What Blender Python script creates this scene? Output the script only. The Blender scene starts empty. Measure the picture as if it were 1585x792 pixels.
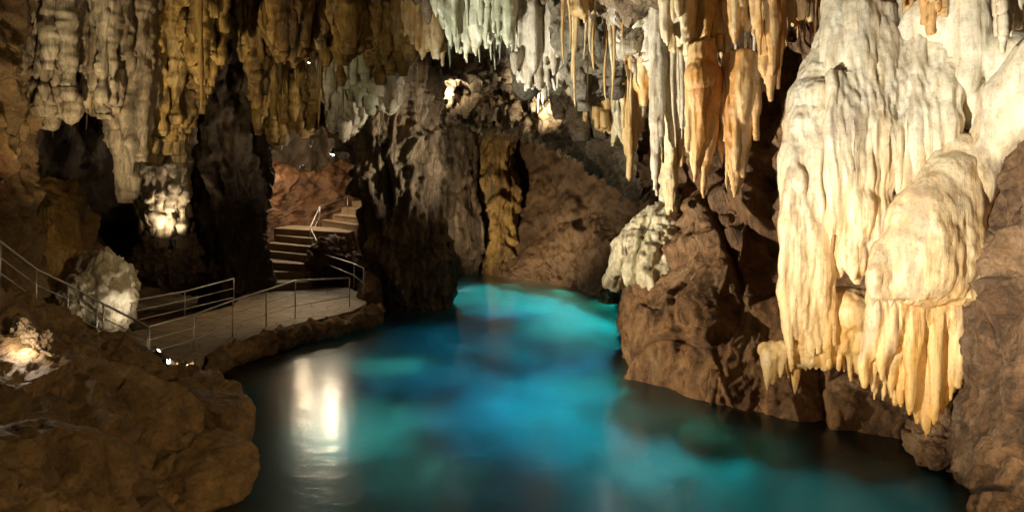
import bpy, bmesh, math, random
import numpy as np
from mathutils import Vector, Matrix

# ------------------------------------------------------------------ camera, world, exposure
SC = bpy.context.scene
COL = SC.collection
F, CX, HY, H = 1131.0, 792.5, 290.0, 4.8      # focal length, centre and horizon in photo pixels, eye height over the water

cam_d = bpy.data.cameras.new('camera')
cam_d.sensor_width = 36.0
cam_d.lens = 36.0 * F / 1585.0
cam_d.shift_y = -(396.0 - HY) / 1585.0
cam_d.clip_start = 0.1
cam_d.clip_end = 400.0
cam = bpy.data.objects.new('camera', cam_d)
cam.location = (0, 0, H)
cam.rotation_euler = (math.radians(90), 0, 0)
COL.objects.link(cam)
SC.camera = cam

world = bpy.data.worlds.new('World')
SC.world = world
world.use_nodes = True
bg = world.node_tree.nodes['Background']
bg.inputs[0].default_value = (1.0, 0.82, 0.6, 1)
bg.inputs[1].default_value = 0.0025

SC.view_settings.view_transform = 'Standard'
SC.view_settings.look = 'None'
SC.view_settings.exposure = 0.0
SC.view_settings.gamma = 1.0
cy = SC.cycles
cy.use_denoising = True
cy.caustics_reflective = False
cy.caustics_refractive = False
cy.max_bounces = 6
cy.diffuse_bounces = 3
cy.glossy_bounces = 3
cy.transmission_bounces = 4
cy.sample_clamp_indirect = 4.0

rnd = random.Random(7)

# ------------------------------------------------------------------ places
def W(px, py, Y):
    return np.array([(px - CX) / F * Y, Y, H + (HY - py) / F * Y])
def Wz(px, Y, z):
    return np.array([(px - CX) / F * Y, Y, z])
def Wg(px, py, z=0.0):
    return W(px, py, (H - z) * F / (py - HY))

# ------------------------------------------------------------------ noise
_rs = np.random.RandomState(3)
_PERM = np.concatenate([_rs.permutation(512)] * 2).astype(np.int64)
_G = _rs.normal(size=(512, 3)); _G /= np.linalg.norm(_G, axis=1)[:, None]
_RV = _rs.rand(512, 6)
def _h(i, j, k):
    return _PERM[(_PERM[(_PERM[i & 511] + j) & 511] + k) & 511]
def perlin(p):
    pi = np.floor(p).astype(np.int64); pf = p - pi
    u = pf * pf * pf * (pf * (pf * 6 - 15) + 10)
    out = 0
    for dx in (0, 1):
        wx = u[:, 0] if dx else 1 - u[:, 0]
        for dy in (0, 1):
            wy = u[:, 1] if dy else 1 - u[:, 1]
            for dz in (0, 1):
                wz = u[:, 2] if dz else 1 - u[:, 2]
                g = _G[_h(pi[:, 0] + dx, pi[:, 1] + dy, pi[:, 2] + dz)]
                out = out + wx * wy * wz * ((pf - (dx, dy, dz)) * g).sum(1)
    return out * 1.5
def fbm(p, o=5, lac=2.03, gain=0.5):
    a, s = 1.0, 0
    for i in range(o):
        s = s + a * perlin(p + i * 17.3); p = p * lac; a *= gain
    return s
def ridged(p, o=4, lac=2.05, gain=0.5):
    a, s = 1.0, 0
    for i in range(o):
        s = s + a * (1 - 2 * np.abs(perlin(p + i * 11.7))); p = p * lac; a *= gain
    return s
def worley(p):
    pi = np.floor(p).astype(np.int64)
    n = len(p); f1 = np.full(n, 9.0); f2 = np.full(n, 9.0)
    best = np.zeros((n, 3)); rv = np.zeros((n, 3))
    for dx in (-1, 0, 1):
        for dy in (-1, 0, 1):
            for dz in (-1, 0, 1):
                c = pi + (dx, dy, dz)
                h = _h(c[:, 0], c[:, 1], c[:, 2])
                fp = c + _RV[h, :3]
                d = ((p - fp) ** 2).sum(1)
                m = d < f1
                f2 = np.where(m, f1, np.minimum(f2, d))
                f1 = np.where(m, d, f1)
                best[m] = fp[m]; rv[m] = _RV[h, 3:][m]
    return np.sqrt(f1), np.sqrt(f2), best, rv
def facets(p, k=1.0):
    q = p + 0.16 * np.stack([perlin(p * 1.3 + 5), perlin(p * 1.3 + 15), perlin(p * 1.3 + 25)], 1)
    f1, f2, b, rv = worley(q)
    e = np.clip((f2 - f1) / .06, 0, 1); e = e * e * (3 - 2 * e)      # planes meet over a narrow bevel
    return (np.clip(((q - b) * (rv * 2 - 1)).sum(1), -.55, .55) * k + (rv[:, 0] - .5) * 0.5) * (.25 + .75 * e) - 0.08 * (1 - e)

def rockd(amp=0.5, s=0.4, st=(1, 1, 1), seed=0.0, ridge=0.5, fac=0.0, fs=0.5, fine=0.06):
    st = np.array(st, float)
    def d(P):
        q = P * s * st + seed
        w = np.stack([perlin(q * 1.1 + 31), perlin(q * 1.1 + 57), perlin(q * 1.1 + 83)], 1) * 0.5
        q = q + w
        o = amp * (fbm(q, 5) + ridge * (ridged(q * 1.7 + 9, 5) - 0.6))
        if fac: o = o + fac * facets(P * fs * (0.5 + 0.5 * st) + seed) + fac * .34 * facets(P * fs * 2.3 * (0.4 + 0.6 * st) + seed + 3) + fac * .10 * facets(P * fs * 5.3 * (0.4 + 0.6 * st) + seed + 7)
        if fine: o = o + fine * ridged(P * 2.6 * st + seed, 4)
        return o
    return d

# ------------------------------------------------------------------ mesh makers
def new_obj(name, verts, faces, mat, parent=None, smooth=True, origin=None):
    verts = np.asarray(verts, float)
    if parent is not None:
        off = np.array(parent['_o']) if '_o' in parent else np.zeros(3)
        verts = verts - off
    elif origin is not None:
        verts = verts - np.asarray(origin)
    me = bpy.data.meshes.new(name)
    me.from_pydata(verts.tolist(), [], faces if isinstance(faces, list) else faces.tolist())
    me.update()
    if smooth:
        me.polygons.foreach_set('use_smooth', [True] * len(me.polygons))
    if mat is not None: me.materials.append(mat)
    o = bpy.data.objects.new(name, me)
    COL.objects.link(o)
    if parent is not None: o.parent = parent
    elif origin is not None: o.location = Vector(origin)
    return o
def tag(o, label=None, cat=None, group=None, kind=None):
    if label: o['label'] = label
    if cat: o['category'] = cat
    if group: o['group'] = group
    if kind: o['kind'] = kind
    return o
def thing(name, label, cat, loc, group=None):
    o = bpy.data.objects.new(name, None)
    o.empty_display_size = 0.2
    COL.objects.link(o)
    o.location = Vector(loc)
    o['_o'] = [float(v) for v in loc]
    return tag(o, label, cat, group)

def crs(P, n):
    P = np.asarray(P, float); k = len(P)
    if k == 2:
        t = np.linspace(0, 1, n).reshape((n,) + (1,) * (P.ndim - 1)); return P[0] * (1 - t) + P[1] * t
    E = np.concatenate([[2 * P[0] - P[1]], P, [2 * P[-1] - P[-2]]])
    x = np.linspace(0, k - 1, n); i = np.minimum(x.astype(int), k - 2); t = (x - i).reshape((n,) + (1,) * (P.ndim - 1))
    a, b, c, d = E[i], E[i + 1], E[i + 2], E[i + 3]
    return 0.5 * (2 * b + (c - a) * t + (2 * a - 5 * b + 4 * c - d) * t * t + (3 * b - a - 3 * c + d) * t ** 3)

def grid_faces(nv, nu, wrap=False):
    i = np.arange(nv - 1)[:, None]; m = nu if wrap else nu - 1
    j = np.arange(m)[None, :]; j2 = (j + 1) % nu
    return np.stack([i * nu + j, i * nu + j2, (i + 1) * nu + j2, (i + 1) * nu + j], -1).reshape(-1, 4)

def grid_normals(G, wrap=False):
    if wrap:
        du = np.roll(G, -1, 1) - np.roll(G, 1, 1)
    else:
        du = np.gradient(G, axis=1)
    dv = np.gradient(G, axis=0)
    N = np.cross(du, dv); L = np.linalg.norm(N, axis=-1, keepdims=True); L[L < 1e-9] = 1
    return N / L

def loft(name, rows, res, mat, disp, flip_to=(0, 0, H), wrap=False, close=False, max_n=420, origin=None, parent=None, stepfn=None):
    R = np.array(rows, float)
    lu = np.linalg.norm(np.diff(R, axis=1), axis=-1).sum(1).max()
    lv = np.linalg.norm(np.diff(R, axis=0), axis=-1).sum(0).max()
    nu = int(min(max_n, max(8, lu / res))); nv = int(min(max_n, max(8, lv / res)))
    G = crs(R, nv)
    if wrap:
        E = np.concatenate([G[:, -1:], G, G[:, :2]], 1)          # closed ring
        k = R.shape[1]; x = np.linspace(0, k, nu, endpoint=False); i = x.astype(int); t = (x - i)[None, :, None]
        a, b, c, d = E[:, i], E[:, i + 1], E[:, (i + 2) % E.shape[1]], E[:, (i + 3) % E.shape[1]]
        d = G[:, (i + 2) % k]; c = G[:, (i + 1) % k]; b = G[:, i % k]; a = G[:, (i - 1) % k]
        G = 0.5 * (2 * b + (c - a) * t + (2 * a - 5 * b + 4 * c - d) * t * t + (3 * b - a - 3 * c + d) * t ** 3)
    else:
        G = np.swapaxes(crs(np.swapaxes(G, 0, 1), nu), 0, 1)
    N = grid_normals(G, wrap)
    if wrap:
        cen = G.mean(1, keepdims=True); sgn = np.sign(((G - cen) * N).sum())
    else:
        sgn = np.sign(((np.asarray(flip_to) - G) * N).sum())
    N = N * sgn
    P = G.reshape(-1, 3); Nn = N.reshape(-1, 3)
    V = P + Nn * disp(P)[:, None]
    if stepfn: V = stepfn(V)
    Fc = grid_faces(nv, nu, wrap)
    if sgn < 0: Fc = Fc[:, ::-1]
    faces = Fc.tolist()
    if close:
        faces.append(list(range(nu))); faces.append(list(range((nv - 1) * nu, nv * nu))[::-1])
    return new_obj(name, V, faces, mat, parent=parent, origin=origin)

def tube_arrays(pts, rad, sides=10, jit=0.0, seed=0):
    pts = np.asarray(pts, float); rad = np.asarray(rad, float)
    n = len(pts)
    T = np.gradient(pts, axis=0); T /= np.linalg.norm(T, axis=1)[:, None] + 1e-12
    ref = np.array([1.0, 0, 0]) if abs(T[:, 0]).mean() < 0.7 else np.array([0, 0, 1.0])
    A = ref - T * (T @ ref)[:, None]; A /= np.linalg.norm(A, axis=1)[:, None]
    B = np.cross(T, A)
    th = np.linspace(0, 2 * np.pi, sides, endpoint=False)
    V = pts[:, None] + rad[:, None, None] * (np.cos(th)[None, :, None] * A[:, None] + np.sin(th)[None, :, None] * B[:, None])
    V = V.reshape(-1, 3)
    Fc = grid_faces(n, sides, True).tolist()
    V = np.concatenate([V, [pts[0], pts[-1]]])
    a, b = n * sides, n * sides + 1
    for j in range(sides):
        Fc.append([a, (j + 1) % sides, j])
        Fc.append([b, (n - 1) * sides + j, (n - 1) * sides + (j + 1) % sides])
    return V, Fc

class Mass:
    """strokes and lumps in photo pixels + depth, grown together into one skin"""
    def __init__(s): s.V = []; s.F = []; s.n = 0
    def add(s, V, Fc):
        s.V.append(V); s.F += [[i + s.n for i in f] for f in Fc]; s.n += len(V)
    def stroke(s, pts, flat=1.0):
        P = np.array([list(W(a, b, c)) + [r * c / F] for a, b, c, r in pts])
        L = np.linalg.norm(np.diff(P[:, :3], axis=0), axis=1).sum()
        n = int(max(6, min(40, L / 0.15)))
        Q = crs(P, n)
        r = np.maximum(Q[:, 3], 0.004)
        ph = rnd.random() * 50
        r = r * (1 + 0.09 * np.array([math.sin(ph + i * .55) * math.sin(ph * 2 + i * .23) for i in range(n)]))
        V, Fc = tube_arrays(Q[:, :3], r, 10)
        s.add(V, Fc)
        return s
    def lump(s, px, py, Y, rx, ry, rd=None):
        c = W(px, py, Y); k = Y / F; rd = rx if rd is None else rd
        th = np.linspace(0, np.pi, 13); pts = np.stack([np.zeros(13), np.zeros(13), np.cos(th)], 1); rad = np.sin(th) + 1e-3
        V, Fc = tube_arrays(pts, rad, 16)
        V = V * np.array([rx * k, rd * k, ry * k]) + c
        s.add(V, Fc)
        return s
    def fringe(s, hem, n, l0, l1, r0, r1, up=15, dep=0.25):
        """drips hanging from a hem line (px,py,Y)"""
        Hm = crs(np.array(hem, float), 60)
        for i in range(n):
            x = Hm[min(59, max(0, int((i + rnd.uniform(.1, .9)) / n * 60)))]
            L = rnd.uniform(l0, l1) * (1.5 if rnd.random() < .15 else 1); r = rnd.uniform(r0, r1); Y = x[2] + rnd.uniform(-dep, dep)
            j = rnd.uniform(-2, 2)
            s.stroke([(x[0], x[1] - up, Y, r * 1.25), (x[0] + j * .3, x[1] + L * .35, Y, r), (x[0] + j * .7, x[1] + L * .75, Y, r * .6), (x[0] + j, x[1] + L, Y, r * .16)])
        return s
    def build(s, name, mat, voxel, disp, smooth=3, parent=None, origin=None):
        V = np.concatenate(s.V)
        me = bpy.data.meshes.new('tmp'); me.from_pydata(V.tolist(), [], s.F); me.update()
        bm = bmesh.new(); bm.from_mesh(me); bmesh.ops.recalc_face_normals(bm, faces=bm.faces); bm.to_mesh(me); bm.free()
        o = bpy.data.objects.new('tmp', me); COL.objects.link(o)
        md = o.modifiers.new('r', 'REMESH'); md.mode = 'VOXEL'; md.voxel_size = voxel
        if smooth:
            m2 = o.modifiers.new('s', 'SMOOTH'); m2.factor = 0.5; m2.iterations = smooth
        dg = bpy.context.evaluated_depsgraph_get()
        e = o.evaluated_get(dg); m = e.to_mesh()
        n = len(m.vertices); co = np.empty(n * 3, np.float32); m.vertices.foreach_get('co', co); co = co.reshape(-1, 3).astype(float)
        no = np.empty(n * 3, np.float32); m.vertex_normals.foreach_get('vector', no); no = no.reshape(-1, 3).astype(float)
        polys = [list(p.vertices) for p in m.polygons]
        e.to_mesh_clear()
        bpy.data.objects.remove(o); bpy.data.meshes.remove(me)
        # keep only the largest connected piece
        par = np.arange(n)
        def find(a):
            while par[a] != a:
                par[a] = par[par[a]]; a = par[a]
            return a
        for p in polys:
            r0 = find(p[0])
            for q in p[1:]:
                par[find(q)] = r0
        root = np.array([find(i) for i in range(n)])
        ids, cnt = np.unique(root, return_counts=True)
        keep = root == ids[cnt.argmax()]
        idx = np.cumsum(keep) - 1
        polys = [[int(idx[v]) for v in p] for p in polys if keep[p[0]]]
        co = co[keep]; no = no[keep]
        co = co + no * disp(co)[:, None]
        if parent is None and origin is None:
            top = co[co[:, 2].argmax()]; origin = top
        return new_obj(name, co, polys, mat, parent=parent, origin=origin)

def flutes(amp=0.04, s=3.0, zs=0.12, rip=0.0, rs=9.0, seed=0.0, lump=0.03):
    st = np.array([1, 1, zs])
    def d(P):
        q = P * s * st + seed
        q = q + 0.35 * np.stack([perlin(P * 0.8 + seed), perlin(P * .8 + 7 + seed), P[:, 0] * 0], 1)
        o = amp * (ridged(q, 3) - 0.4) + amp * .5 * perlin(P * s * 3 * st + 3) + lump * fbm(P * 1.7 + seed, 3)
        if rip: o = o + rip * np.sin(P[:, 2] * rs + 2.5 * perlin(P * 1.1)) * (0.5 + perlin(P * 0.9 + 40))
        return o
    return d

def box_arrays(c, u, v, w):
    """box from centre-bottom corner frame: c + i*u + j*v + k*w"""
    c, u, v, w = map(np.asarray, (c, u, v, w))
    V = [c, c + u, c + u + v, c + v, c + w, c + u + w, c + u + v + w, c + v + w]
    return np.array(V), [[0, 3, 2, 1], [4, 5, 6, 7], [0, 1, 5, 4], [1, 2, 6, 5], [2, 3, 7, 6], [3, 0, 4, 7]]

# ------------------------------------------------------------------ materials
def hexc(c): return (c[0], c[1], c[2], 1)
class NT:
    def __init__(s, name):
        s.m = bpy.data.materials.new(name); s.m.use_nodes = True; s.t = s.m.node_tree; s.N = s.t.nodes; s.L = s.t.links
        s.b = s.N['Principled BSDF']
        g = s.N.new('ShaderNodeNewGeometry'); s.pos = g.outputs['Position']; s.nrm = g.outputs['Normal']
    def link(s, a, b): s.L.new(a, b)
    def map(s, sc, loc=(0, 0, 0), rot=(0, 0, 0)):
        n = s.N.new('ShaderNodeMapping'); n.inputs['Scale'].default_value = sc; n.inputs['Location'].default_value = loc; n.inputs['Rotation'].default_value = rot
        s.link(s.pos, n.inputs['Vector']); return n.outputs[0]
    def noise(s, vec, scale, det=6, rough=0.6, dist=0.0):
        n = s.N.new('ShaderNodeTexNoise'); n.inputs['Scale'].default_value = scale; n.inputs['Detail'].default_value = det
        n.inputs['Roughness'].default_value = rough; n.inputs['Distortion'].default_value = dist
        s.link(vec, n.inputs['Vector']); return n.outputs['Fac']
    def voro(s, vec, scale, feat='DISTANCE_TO_EDGE'):
        n = s.N.new('ShaderNodeTexVoronoi'); n.feature = feat; n.inputs['Scale'].default_value = scale
        s.link(vec, n.inputs['Vector']); return n.outputs['Distance']
    def ramp(s, fac, stops):
        n = s.N.new('ShaderNodeValToRGB'); e = n.color_ramp.elements
        while len(e) < len(stops): e.new(0.5)
        for el, (p, c) in zip(e, stops): el.position = p; el.color = hexc(c)
        s.link(fac, n.inputs['Fac']); return n.outputs['Color']
    def mix(s, fac, a, b, mode='MIX'):
        n = s.N.new('ShaderNodeMix'); n.data_type = 'RGBA'; n.blend_type = mode
        for v, i in ((fac, 0), (a, 6), (b, 7)):
            if isinstance(v, (int, float)): n.inputs[i].default_value = v
            elif isinstance(v, tuple): n.inputs[i].default_value = hexc(v)
            else: s.link(v, n.inputs[i])
        return n.outputs[2]
    def math(s, op, a, b=0.0, clamp=False):
        n = s.N.new('ShaderNodeMath'); n.operation = op; n.use_clamp = clamp
        for v, i in ((a, 0), (b, 1)):
            if isinstance(v, (int, float)): n.inputs[i].default_value = v
            else: s.link(v, n.inputs[i])
        return n.outputs[0]
    def mrange(s, v, a, b, c=0.0, d=1.0):
        n = s.N.new('ShaderNodeMapRange'); n.inputs[1].default_value = a; n.inputs[2].default_value = b; n.inputs[3].default_value = c; n.inputs[4].default_value = d
        s.link(v, n.inputs[0]); return n.outputs[0]
    def bump(s, h, strength, dist):
        n = s.N.new('ShaderNodeBump'); n.inputs['Strength'].default_value = strength; n.inputs['Distance'].default_value = dist
        s.link(h, n.inputs['Height']); s.link(n.outputs[0], s.b.inputs['Normal'])
    def z(s):
        n = s.N.new('ShaderNodeSeparateXYZ'); s.link(s.pos, n.inputs[0]); return n.outputs[2]
    def xy(s, i):
        n = s.N.new('ShaderNodeSeparateXYZ'); s.link(s.pos, n.inputs[0]); return n.outputs[i]

def rock_mat(name, stops, scale=0.5, st=(1, 1, 1), rough=0.6, bump=0.9, bdist=0.12, stain=(0.02, 0.015, 0.01), stain_amt=0.6, rot=(0, 0, 0), spec=0.4, pale=None, pale_amt=0.5, fine=7.0):
    n = NT(name)
    v = n.map(st, rot=rot)
    a = n.noise(v, scale, 10, 0.68, 0.6)
    col = n.ramp(a, stops)
    f = n.noise(v, fine * .45, 10, 0.75, .4)
    col = n.mix(0.9, col, n.ramp(f, [(0.3, (.30, .27, .25)), (0.46, (.8, .77, .74)), (0.56, (1, 1, 1)), (0.72, (1.45, 1.35, 1.2))]), 'MULTIPLY')
    s = n.noise(v, scale * 2.3, 9, 0.7, 1.0)
    col = n.mix(n.math('MULTIPLY', n.mrange(s, 0.52, 0.62), stain_amt), col, stain)
    if pale is not None:
        p = n.noise(n.map((st[0], st[1], st[2] * .6), loc=(3, 8, 1)), scale * 1.7, 9, 0.7, 0.8)
        col = n.mix(n.math('MULTIPLY', n.mrange(p, 0.53, 0.64), pale_amt), col, pale)
    g = n.noise(v, fine * 3.0, 6, 0.75)
    col = n.mix(0.7, col, n.ramp(g, [(0.33, (.35, .33, .31)), (0.52, (1, 1, 1)), (0.7, (1.25, 1.2, 1.15))]), 'MULTIPLY')
    n.link(col, n.b.inputs['Base Color'])
    n.link(n.mrange(f, .3, .7, rough - .15, rough + .2), n.b.inputs['Roughness'])
    n.b.inputs['Specular IOR Level'].default_value = spec
    dv = n.N.new('ShaderNodeVectorMath'); dv.operation = 'ADD'; n.link(v, dv.inputs[0])
    nz = n.N.new('ShaderNodeTexNoise'); nz.inputs['Scale'].default_value = fine * .3; nz.inputs['Detail'].default_value = 5; n.link(v, nz.inputs['Vector'])
    sc = n.N.new('ShaderNodeVectorMath'); sc.operation = 'SCALE'; sc.inputs['Scale'].default_value = 1.6 / fine; n.link(nz.outputs['Color'], sc.inputs[0]); n.link(sc.outputs[0], dv.inputs[1])
    cr = n.math('ADD', n.math('MULTIPLY', n.mrange(n.voro(dv.outputs[0], fine * .16), 0.0, 0.035), 0.16), n.math('MULTIPLY', n.voro(dv.outputs[0], fine * .38, 'F1'), .55))
    h = n.math('ADD', n.math('ADD', n.math('MULTIPLY', f, 1.0), n.math('MULTIPLY', g, 0.28)), cr)
    n.bump(h, bump, bdist)
    return n.m

def calcite_mat(name, stops, scale=1.2, zs=0.12, rough=0.42, bump=0.8, bdist=0.045, tipz=None, tip=None, mud=None, mud_amt=0.5, sss=0.0, line=9.0):
    n = NT(name)
    v = n.map((1, 1, zs))
    a = n.noise(v, scale, 8, 0.65, 0.5)
    col = n.ramp(a, stops)
    if tip is not None:
        zz = n.math('ADD', n.z(), n.math('MULTIPLY', n.math('SUBTRACT', n.noise(n.map((1, 1, .4)), 0.9, 6, 0.6, .4), 0.5), 5.0))
        col = n.mix(n.mrange(zz, tipz[0], tipz[1], 1.0, 0.0), col, n.ramp(a, tip))
    w = n.map((1, 1, .035))
    k = n.noise(w, line, 4, 0.6, .25)
    col = n.mix(0.75, col, n.ramp(k, [(0.34, (.78, .64, .48)), (0.45, (.95, .90, .82)), (0.55, (1, 1, 1)), (0.7, (1.12, 1.1, 1.08))]), 'MULTIPLY')
    if mud is not None:
        s = n.noise(n.map((1, 1, .6)), 1.1, 9, 0.7, 0.8)
        col = n.mix(n.math('MULTIPLY', n.mrange(s, 0.53, 0.62), mud_amt), col, mud)
    g = n.noise(n.map((1, 1, .7)), 14, 7, 0.75)
    col = n.mix(0.5, col, n.ramp(g, [(0.34, (.5, .44, .38)), (0.5, (1, 1, 1))]), 'MULTIPLY')
    n.link(col, n.b.inputs['Base Color'])
    n.link(n.mrange(g, .35, .65, .22, .6), n.b.inputs['Roughness'])
    n.b.inputs['Specular IOR Level'].default_value = 0.5
    rp = n.noise(n.map((.35, .35, 1.6)), 5.0, 3, .5, .5)
    h = n.math('ADD', n.math('MULTIPLY', k, 1.1), n.math('ADD', n.math('MULTIPLY', g, 0.35), n.math('MULTIPLY', rp, .35)))
    n.bump(h, bump, bdist)
    return n.m

M = {}
M['brown'] = rock_mat('brown_limestone', [(0.3, (.10, .055, .028)), (0.46, (.22, .125, .062)), (0.58, (.36, .22, .115)), (0.72, (.30, .24, .17))], 0.6, (1, 1, .8), stain=(.05, .032, .02), stain_amt=.6, pale=(.42, .31, .20), pale_amt=.5)
M['backbrown'] = rock_mat('back_wall_limestone', [(0.3, (.075, .046, .025)), (0.5, (.15, .092, .048)), (0.7, (.25, .16, .085))], 0.3, (1.0, 1, .7), rot=(0, .6, 0), bdist=.12, fine=3.5, stain_amt=.4)
M['mud'] = rock_mat('muddy_limestone', [(0.3, (.07, .042, .018)), (0.48, (.16, .098, .04)), (0.64, (.27, .17, .07)), (0.78, (.30, .21, .10))], 0.6, fine=5, stain_amt=.5)
M['red'] = rock_mat('reddish_limestone', [(0.3, (.07, .03, .014)), (0.5, (.14, .065, .027)), (0.7, (.22, .11, .045))], 0.5, fine=4)
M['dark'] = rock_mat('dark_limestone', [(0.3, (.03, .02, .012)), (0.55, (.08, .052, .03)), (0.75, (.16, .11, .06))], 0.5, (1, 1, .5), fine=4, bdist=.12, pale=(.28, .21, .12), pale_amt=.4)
M['ceil'] = rock_mat('grey_green_limestone', [(0.3, (.10, .085, .06)), (0.48, (.24, .21, .15)), (0.62, (.38, .36, .28)), (0.8, (.30, .22, .12))], 0.5, fine=4, bdist=.12, stain=(.07, .045, .025), stain_amt=.6)
M['pitted'] = rock_mat('pitted_tan_limestone', [(0.3, (.09, .055, .03)), (0.46, (.27, .19, .11)), (0.6, (.44, .34, .22)), (0.8, (.30, .20, .10))], 0.7, fine=5, bdist=.2, stain=(.03, .02, .012), stain_amt=.7, pale=(.55, .46, .33), pale_amt=.5)
M['ochre'] = rock_mat('ochre_dripstone', [(0.28, (.06, .035, .015)), (0.43, (.21, .125, .04)), (0.56, (.38, .25, .075)), (0.72, (.46, .38, .24))], 0.6, (1, 1, .22), fine=5, stain=(.025, .017, .01), stain_amt=.75, bdist=.08)
M['grey'] = rock_mat('grey_dripstone', [(0.28, (.08, .06, .04)), (0.45, (.24, .19, .13)), (0.62, (.42, .37, .29)), (0.8, (.5, .46, .38))], 0.7, (1, 1, .22), fine=5, stain=(.03, .02, .012), stain_amt=.7, bdist=.08)
M['pillar'] = rock_mat('pillar_dripstone', [(0.28, (.05, .034, .022)), (0.45, (.15, .105, .06)), (0.58, (.34, .28, .20)), (0.7, (.34, .21, .08))], 0.8, (1, 1, .16), fine=6, stain=(.03, .022, .016), stain_amt=.8, bdist=.2)
M['white'] = calcite_mat('white_calcite', [(0.3, (.62, .52, .36)), (0.45, (.80, .73, .56)), (0.6, (.85, .80, .65)), (0.75, (.72, .66, .52))],
                         tipz=(1.9, 6.3), tip=[(0.3, (.56, .29, .07)), (0.45, (.76, .47, .15)), (0.6, (.84, .60, .27)), (0.75, (.62, .35, .10))], mud=(.44, .33, .25), mud_amt=.55, line=6.0)
M['amber'] = calcite_mat('amber_calcite', [(0.32, (.38, .20, .06)), (0.44, (.62, .42, .17)), (0.54, (.74, .62, .38)), (0.68, (.78, .74, .60))], mud=(.16, .10, .055), mud_amt=.6)
M['orange'] = calcite_mat('orange_calcite', [(0.32, (.46, .20, .05)), (0.45, (.70, .40, .14)), (0.55, (.76, .58, .32)), (0.7, (.78, .70, .54))], mud=(.20, .12, .07), mud_amt=.4)
M['green'] = calcite_mat('greenish_calcite', [(0.3, (.22, .24, .16)), (0.46, (.46, .50, .38)), (0.6, (.62, .64, .52)), (0.75, (.56, .46, .26))], mud=(.15, .11, .06), mud_amt=.6)
M['pale'] = calcite_mat('pale_calcite', [(0.3, (.30, .26, .19)), (0.46, (.56, .53, .44)), (0.6, (.70, .68, .60)), (0.75, (.60, .44, .20))], mud=(.16, .12, .08), mud_amt=.6)
M['apron'] = calcite_mat('dirty_green_calcite', [(0.3, (.22, .20, .12)), (0.45, (.48, .45, .32)), (0.58, (.64, .62, .48)), (0.72, (.56, .46, .28))], scale=1.0, zs=.35, mud=(.15, .09, .05), mud_amt=.9, line=3.5)
M['bed'] = rock_mat('pool_bed_sand', [(0.3, (.30, .32, .28)), (0.5, (.55, .58, .52)), (0.7, (.72, .75, .68))], 0.35, fine=2.0, bump=.3, stain=(.06, .08, .07), stain_amt=.8)

def steel():
    n = NT('brushed_steel')
    n.b.inputs['Base Color'].default_value = (.52, .50, .47, 1); n.b.inputs['Metallic'].default_value = .9; n.b.inputs['Roughness'].default_value = .38
    k = n.noise(n.map((1, 1, 1)), 30, 3); n.link(n.mrange(k, .3, .7, .3, .5), n.b.inputs['Roughness'])
    return n.m
M['steel'] = steel()
def concrete(name, c0, c1, slabs=True):
    n = NT(name)
    a = n.noise(n.map((1, 1, 1)), 1.3, 8, .65); col = n.ramp(a, [(.3, c0), (.7, c1)])
    k = n.noise(n.map((1, 1, 1)), 14, 6, .7); col = n.mix(.5, col, n.ramp(k, [(.3, (.55, .52, .5)), (.6, (1, 1, 1))]), 'MULTIPLY')
    h = n.noise(n.map((1, 1, 1)), 18, 6, .7)
    if slabs:
        vo = n.voro(n.map((1, 1, .05)), 1.5); e = n.mrange(vo, .0, .05)
        col = n.mix(n.math('SUBTRACT', 1.0, e), col, tuple(x * .45 for x in c0)); h = n.math('ADD', n.math('MULTIPLY', h, .5), e)
    n.link(col, n.b.inputs['Base Color']); n.b.inputs['Roughness'].default_value = .6
    n.bump(h, .5, .02)
    return n.m
M['deck'] = concrete('stone_paving', (.12, .085, .05), (.30, .225, .14))
M['concrete'] = concrete('wet_concrete', (.16, .11, .065), (.30, .22, .14), False)
M['step'] = concrete('step_stone', (.20, .13, .075), (.34, .24, .14), False)
def emis(name, c, s):
    n = NT(name); n.b.inputs['Base Color'].default_value = (.8, .8, .8, 1); n.b.inputs['Emission Color'].default_value = hexc(c); n.b.inputs['Emission Strength'].default_value = s
    n.b.inputs['Roughness'].default_value = .3
    return n.m
M['lens'] = emis('lit_lamp_glass', (1, .86, .62), 30)
M['lens_green'] = emis('lit_green_lamp_glass', (.55, 1, .6), 40)
M['lens_orange'] = emis('lit_orange_lamp_glass', (1, .3, .06), 12)
def black():
    n = NT('black_lamp_metal'); n.b.inputs['Base Color'].default_value = (.02, .02, .02, 1); n.b.inputs['Roughness'].default_value = .5
    return n.m
M['black'] = black()
def water_mat():
    n = NT('pool_water')
    n.N.remove(n.b)
    out = [x for x in n.N if x.type == 'OUTPUT_MATERIAL'][0]
    g = n.N.new('ShaderNodeBsdfGlossy'); g.inputs['Color'].default_value = (1, 1, 1, 1); g.inputs['Roughness'].default_value = .19
    r = n.N.new('ShaderNodeBsdfRefraction'); r.inputs['Color'].default_value = (.62, .93, .95, 1); r.inputs['Roughness'].default_value = .32; r.inputs['IOR'].default_value = 1.33
    fr = n.N.new('ShaderNodeFresnel'); fr.inputs['IOR'].default_value = 1.40
    mx = n.N.new('ShaderNodeMixShader')
    h = n.math('ADD', n.noise(n.map((1, 1, 1)), 1.6, 4, .5), n.math('MULTIPLY', n.noise(n.map((1, 1, 1)), 6.0, 3, .5), .25))
    b = n.N.new('ShaderNodeBump'); b.inputs['Strength'].default_value = .11; b.inputs['Distance'].default_value = .12; n.link(h, b.inputs['Height'])
    for x in (g, r, fr): n.link(b.outputs[0], x.inputs['Normal'])
    n.link(fr.outputs[0], mx.inputs[0]); n.link(r.outputs[0], mx.inputs[1]); n.link(g.outputs[0], mx.inputs[2])
    n.link(mx.outputs[0], out.inputs['Surface'])
    return n.m
M['water'] = water_mat()

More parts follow.
